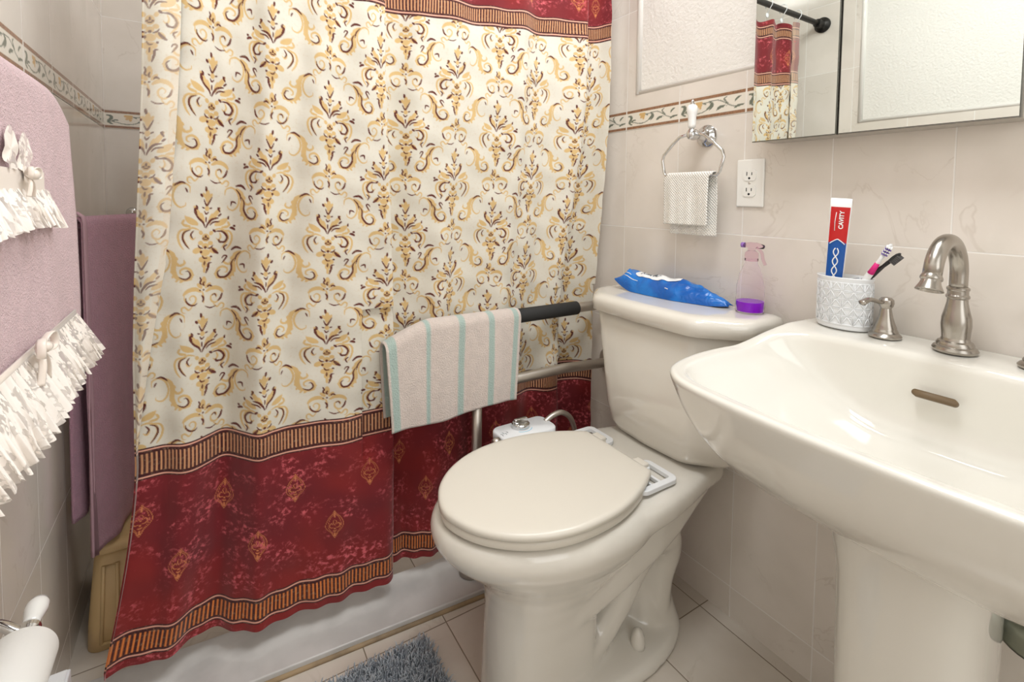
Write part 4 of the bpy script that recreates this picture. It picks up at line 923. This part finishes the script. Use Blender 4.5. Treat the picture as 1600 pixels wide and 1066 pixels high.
# ------------------------------------------------------------------ pink lace towel on left wall
bar = thing('towel_bar', (-.21, .75, 1.20), 'chrome towel bar on the left wall hidden under the pink towel', 'towel bar')
b = MB(); b.tube([(-.205, .40, 1.215), (-.205, 1.06, 1.215)], .008, 16); b.build('bar', m_chrome, bar)
for y in (.41, 1.052):
    b = MB(); b.lathe([(.022, 0), (.022, .004), (.010, .012), (.009, .075)], (LX+.0005, y, 1.215), (1, 0, 0), 22); b.build('bracket', m_chrome, bar, auto=30)
pt = thing('bath_towel', (-.19, .8, .8), 'pale pink bath towel with ivory lace ruffles on left wall', 'towel')
def c3(P, s, t, Lf):
    k = np.clip((t-.80)/.20, 0, 1)[None, :]**2
    P[..., 2] -= .030*k*np.clip((P[..., 2]-1.10)/.1, 0, 1); P[..., 1] += .020*k*np.clip((1.215-P[..., 2])/.3, 0, 1); return P
hanging_towel('towel_cloth', m_pink, pt, (-.205, .42), (-.205, 1.045), 1.219, .872, .93, .016, (1, 0), n=110, m=80, amp=.004, corner=c3, seed=9, solid=.006)
def ruffle(name, y0, y1, ztop, drop, x0, flare, par, n=420, m=16, pleats=20, phase=0., endflare=.0):
    P = np.zeros((m, n, 3)); UV = np.zeros((m, n, 3)); rr = np.random.default_rng(int(phase*10)+2); ph = rr.random(5)*6
    for j in range(n):
        t = j/(n-1); y = y0+(y1-y0)*t; w1_ = math.sin(t*pleats*2*PI+ph[0]+1.2*math.sin(t*11+ph[1])); w2_ = math.sin(t*pleats*4.3*PI+ph[2])
        sc = abs(math.sin(t*pleats*1.5*PI))
        for i in range(m):
            v_ = i/(m-1); d = drop*v_*(1+.09*sc*v_+.08*math.sin(t*9+ph[3]))
            P[i, j] = (x0+flare*v_+.0050*w1_*v_**.8+.0022*w2_*v_, y+endflare*v_*max(0, (t-.8)/.2)+.006*math.cos(t*pleats*2*PI+ph[0])*v_, ztop-d)
            UV[i, j] = (t*(y1-y0)*1.8, v_*drop, 0)
    return grid(name, P, m_lace, par, luv=UV)
ruffle('lace_ruffle', .42, 1.035, .890, .068, -.176, .028, pt, phase=.1, endflare=.012, pleats=30)
b = MB()
for yy, zz in ((.42, .888),): b.box((-.179, .42, .883), (-.1765, 1.03, .897))
b.build('satin_ribbon', m_satin, pt)
ruffle('lace_ruffle', .42, .905, 1.088, .046, -.180, .016, pt, phase=.7, pleats=24)
b = MB(); b.box((-.183, .42, 1.084), (-.1795, .885, 1.110)); b.build('satin_ribbon', m_satin, pt, bevel=.001)
def bow(y, z, x, s=1.):
    b = MB()
    for sg in (-1, 1):
        b.tube(spline([(x, y, z), (x+.006, y+sg*.018*s, z+.016*s), (x+.008, y+sg*.034*s, z+.012*s), (x+.008, y+sg*.036*s, z-.006*s), (x+.005, y+sg*.018*s, z-.008*s), (x, y, z)], 6), .0055*s, 8, flat=.3)
        b.tube(spline([(x, y, z), (x+.005, y+sg*.012*s, z-.022*s), (x+.004, y+sg*.020*s, z-.052*s)], 6), .005*s, 8, flat=.3)
    b.lathe([(0, -.006), (.006, -.004), (.0065, .004), (0, .006)], (x+.006, y, z), (0, 1, 0), 12); b.build('ribbon_bow', m_satin, pt)
bow(.79, 1.104, -.176, .5); bow(.78, .900, -.168, .8)
# lace motif above the upper ribbon
for yc, zc, rr_ in ((.80, 1.125, .026), (.75, 1.13, .024)):
    Q = np.zeros((10, 40, 3)); UV = np.zeros((10, 40, 3))
    for i in range(10):
        for j in range(40):
            a = 2*PI*j/39; r_ = rr_*(i/9)*(1+.12*math.cos(7*a)); Q[i, j] = (-.1785+.0012*math.sin(5*a)*i/9, yc+r_*math.cos(a), zc+r_*math.sin(a)); UV[i, j] = (Q[i, j, 1], Q[i, j, 2], 0)
    grid('lace_flower', Q, m_lace, pt, luv=UV)
# ------------------------------------------------------------------ mauve towel in the shower
MA, MBp = Vector((-.247, 1.42, 1.012)), Vector((-.110, 1.747, 1.012)); md_ = (MBp-MA).normalized(); mn = Vector((md_.y, -md_.x, 0))
mb = thing('towel_bar', (-.2, 1.55, 1.0), 'chrome swing-out towel bar inside the shower holding the mauve towel', 'towel bar')
b = MB(); b.tube([MA-md_*.012, MBp+md_*.015], .007, 14); b.build('bar', m_chrome, mb)
b = MB(); b.lathe([(.020, 0), (.020, .004), (.010, .010), (.010, .030)], (LX+.0005, MA.y-.02, 1.012), (1, 0, 0), 20); b.tube([(LX+.02, MA.y-.02, 1.012), (MA.x, MA.y-.004, 1.012)], .008, 12); b.build('wall_bracket', m_chrome, mb)
b = MB(); b.lathe([(0, 0), (.016, .002), (.018, .012), (.012, .022), (0, .024)], (-.205, YB-.03, 1.02), (0, -1, 0), 20); b.tube([(-.205, YB-.031, 1.02), (-.205, YB-.001, 1.02)], .006, 10)
tag(b.build('robe_knob', m_chrome), 'small chrome knob on the shower back wall above the mauve towel', 'hook')
mt = thing('bath_towel', (-.2, 1.6, .26), 'mauve bath towel hanging inside the shower beside the curtain', 'towel')
def c4(P, s, t, Lf):
    fr = np.clip((1.02-P[..., 2])/.75, 0, 1); P[..., 0] += .012*np.sin(t*11+P[..., 2]*2.2)*fr*.5; return P
hanging_towel('towel_cloth', m_mauve, mt, MA[:2], MBp[:2], 1.016, .262, .34, .014, mn[:2], n=90, m=110, amp=.006, corner=c4, seed=4, solid=.006)
q0 = Vector(MA)-md_*.003; q1 = Vector(MA)+md_*.006
hanging_towel('hem_edge', m_mhem, mt, q0[:2], q1[:2], 1.021, .260, .60, .020, mn[:2], n=4, m=80, amp=.004, corner=c4, seed=4, solid=.004)
# ------------------------------------------------------------------ beige step stool in the shower
be = thing('step_stool', (-.1, 1.6, 0), 'beige plastic step stool standing in the shower below the mauve towel', 'step stool')
b = MB(); b.loft([rrect(-.252, .035, 1.452, 1.755, .001, .03), rrect(-.250, .033, 1.454, 1.753, .06, .03), rrect(-.236, .020, 1.468, 1.740, .228, .028)]); b.build('body', m_beige, be)
b = MB(); b.loft([rrect(-.240, .024, 1.464, 1.744, .226, .03), rrect(-.243, .027, 1.461, 1.747, .230, .03), rrect(-.243, .027, 1.461, 1.747, .242, .03), rrect(-.238, .022, 1.466, 1.742, .247, .03)]); b.build('step_top', m_beige, be)
for x0_, x1_ in ((-.222, -.190), (-.175, -.05)):
    b = MB(); b.tube([(x0_, 1.4515, .018), (x0_+.006, 1.462, .20), (x1_, 1.462, .20), (x1_, 1.4515, .018), (x0_, 1.4515, .018)], .004, 8); b.build('panel_rib', m_beige, be)

# ------------------------------------------------------------------ toilet paper holder
hx, hz = -.208, .494
th_ = thing('toilet_paper_holder', (LX, .70, hz), 'chrome toilet paper holder with white porcelain finial on left wall', 'toilet paper holder')
b = MB(); b.tube([(hx, .60, hz), (hx, .872, hz)], .0085, 14); b.build('spindle', m_knobpink, th_)
b = MB(); b.lathe([(.009, 0), (.0125, .004), (.0132, .009), (.0108, .014), (.009, .016)], (hx, .866, hz+.004), (0, 1, .06), 26); b.build('collar', m_chrome, th_, auto=30)
b = MB(); b.lathe([(.0090, .014), (.0095, .022), (.0110, .032), (.0130, .042), (.0133, .050), (.0110, .057), (.005, .0605), (0, .061)], (hx, .866, hz+.004), (0, 1, .06), 28); b.build('finial', m_porc, th_)
b = MB(); b.tube(spline([(hx, .870, hz+.003), (hx-.012, .872, hz+.010), (hx-.030, .880, hz+.020), (LX+.012, .885, hz+.024)], 6), [.006, .006]+[.0065]*14+[.009, .009, .010], 14); b.lathe([(.027, 0), (.027, .006), (.021, .014), (.012, .022)], (LX+.0005, .886, hz+.025), (1, 0, 0), 30); b.build('wall_bracket', m_chrome, th_)
b = MB(); b.lathe([(.027, 0), (.027, .006), (.021, .014), (.012, .022)], (LX+.0005, .60, hz), (1, 0, 0), 30); b.tube([(LX+.015, .60, hz), (hx+.006, .60, hz)], .0085, 14); b.build('wall_bracket', m_chrome, th_)
b = MB(); b.lathe([(.014, 0), (.0355, 0), (.0365, .002), (.0365, .105), (.0355, .107), (.014, .107), (.014, 0)], (hx, .736, hz-.005), (0, 1, 0), 56, caps=False); tag(b.build('toilet_paper_roll', m_paper), 'white toilet paper roll on the chrome holder at lower left', 'toilet paper')
# small white box at the foot of the left wall
b = MB(); b.box((LX+.003, .93, .0), (-.212, 1.112, .245)); b.box((LX+.006, .935, .245), (-.215, 1.107, .25)); tag(b.build('storage_box', m_wplastic, bevel=.003), 'slim white box on the floor below the toilet paper roll', 'box')

# ------------------------------------------------------------------ bath mat
mat_ = thing('bath_mat', (.15, .82, 0), 'fluffy grey shag bath mat on the tiled floor', 'bath mat')
b = MB(); b.box((-.16, .52, .0005), (.443, 1.080, .010)); b.build('backing', m_fur, mat_, bevel=.003)
v = []; f = []; rr = random.Random(4)
cnt = 0
for i in range(11500):
    x = rr.uniform(-.16, .443); y = rr.uniform(.70 if rr.random() < .93 else .52, 1.080)
    if x < .02 and rr.random() < .6: continue
    h = rr.uniform(.018, .027); a = rr.uniform(0, 2*PI); ln = rr.uniform(.004, .014); w_ = rr.uniform(.0014, .0026)
    dx, dy = math.cos(a)*ln, math.sin(a)*ln-.002; ox, oy = -math.sin(a)*w_, math.cos(a)*w_
    k = len(v)
    for t in (0, .45, .85):
        q = 1-.35*t; c = (x+dx*t*t, y+dy*t*t, .008+h*t)
        v += [(c[0]+ox*q, c[1]+oy*q, c[2]), (c[0]-ox*q*.5+dx*.12*q, c[1]-oy*q*.5+dy*.12*q, c[2]), (c[0]-ox*q*.5-dx*.12*q, c[1]-oy*q*.5-dy*.12*q, c[2])]
    v.append((x+dx, y+dy, .008+h*.95))
    for r_ in range(2):
        for s in range(3): f.append((k+r_*3+s, k+r_*3+(s+1) % 3, k+r_*3+3+(s+1) % 3, k+r_*3+3+s))
    for s in range(3): f.append((k+6+s, k+6+(s+1) % 3, k+9))
tag(obj('pile', v, f, m_fur, mat_), kind='stuff')
# ceiling lamp fixture above
cl = thing('ceiling_lamp', (.40, .35, ZC), 'square white ceiling lamp above the bathroom', 'ceiling lamp')
b = MB(); b.box((.15, .10, ZC-.03), (.65, .60, ZC-.0005)); b.build('housing', m_wplastic, cl, bevel=.006)
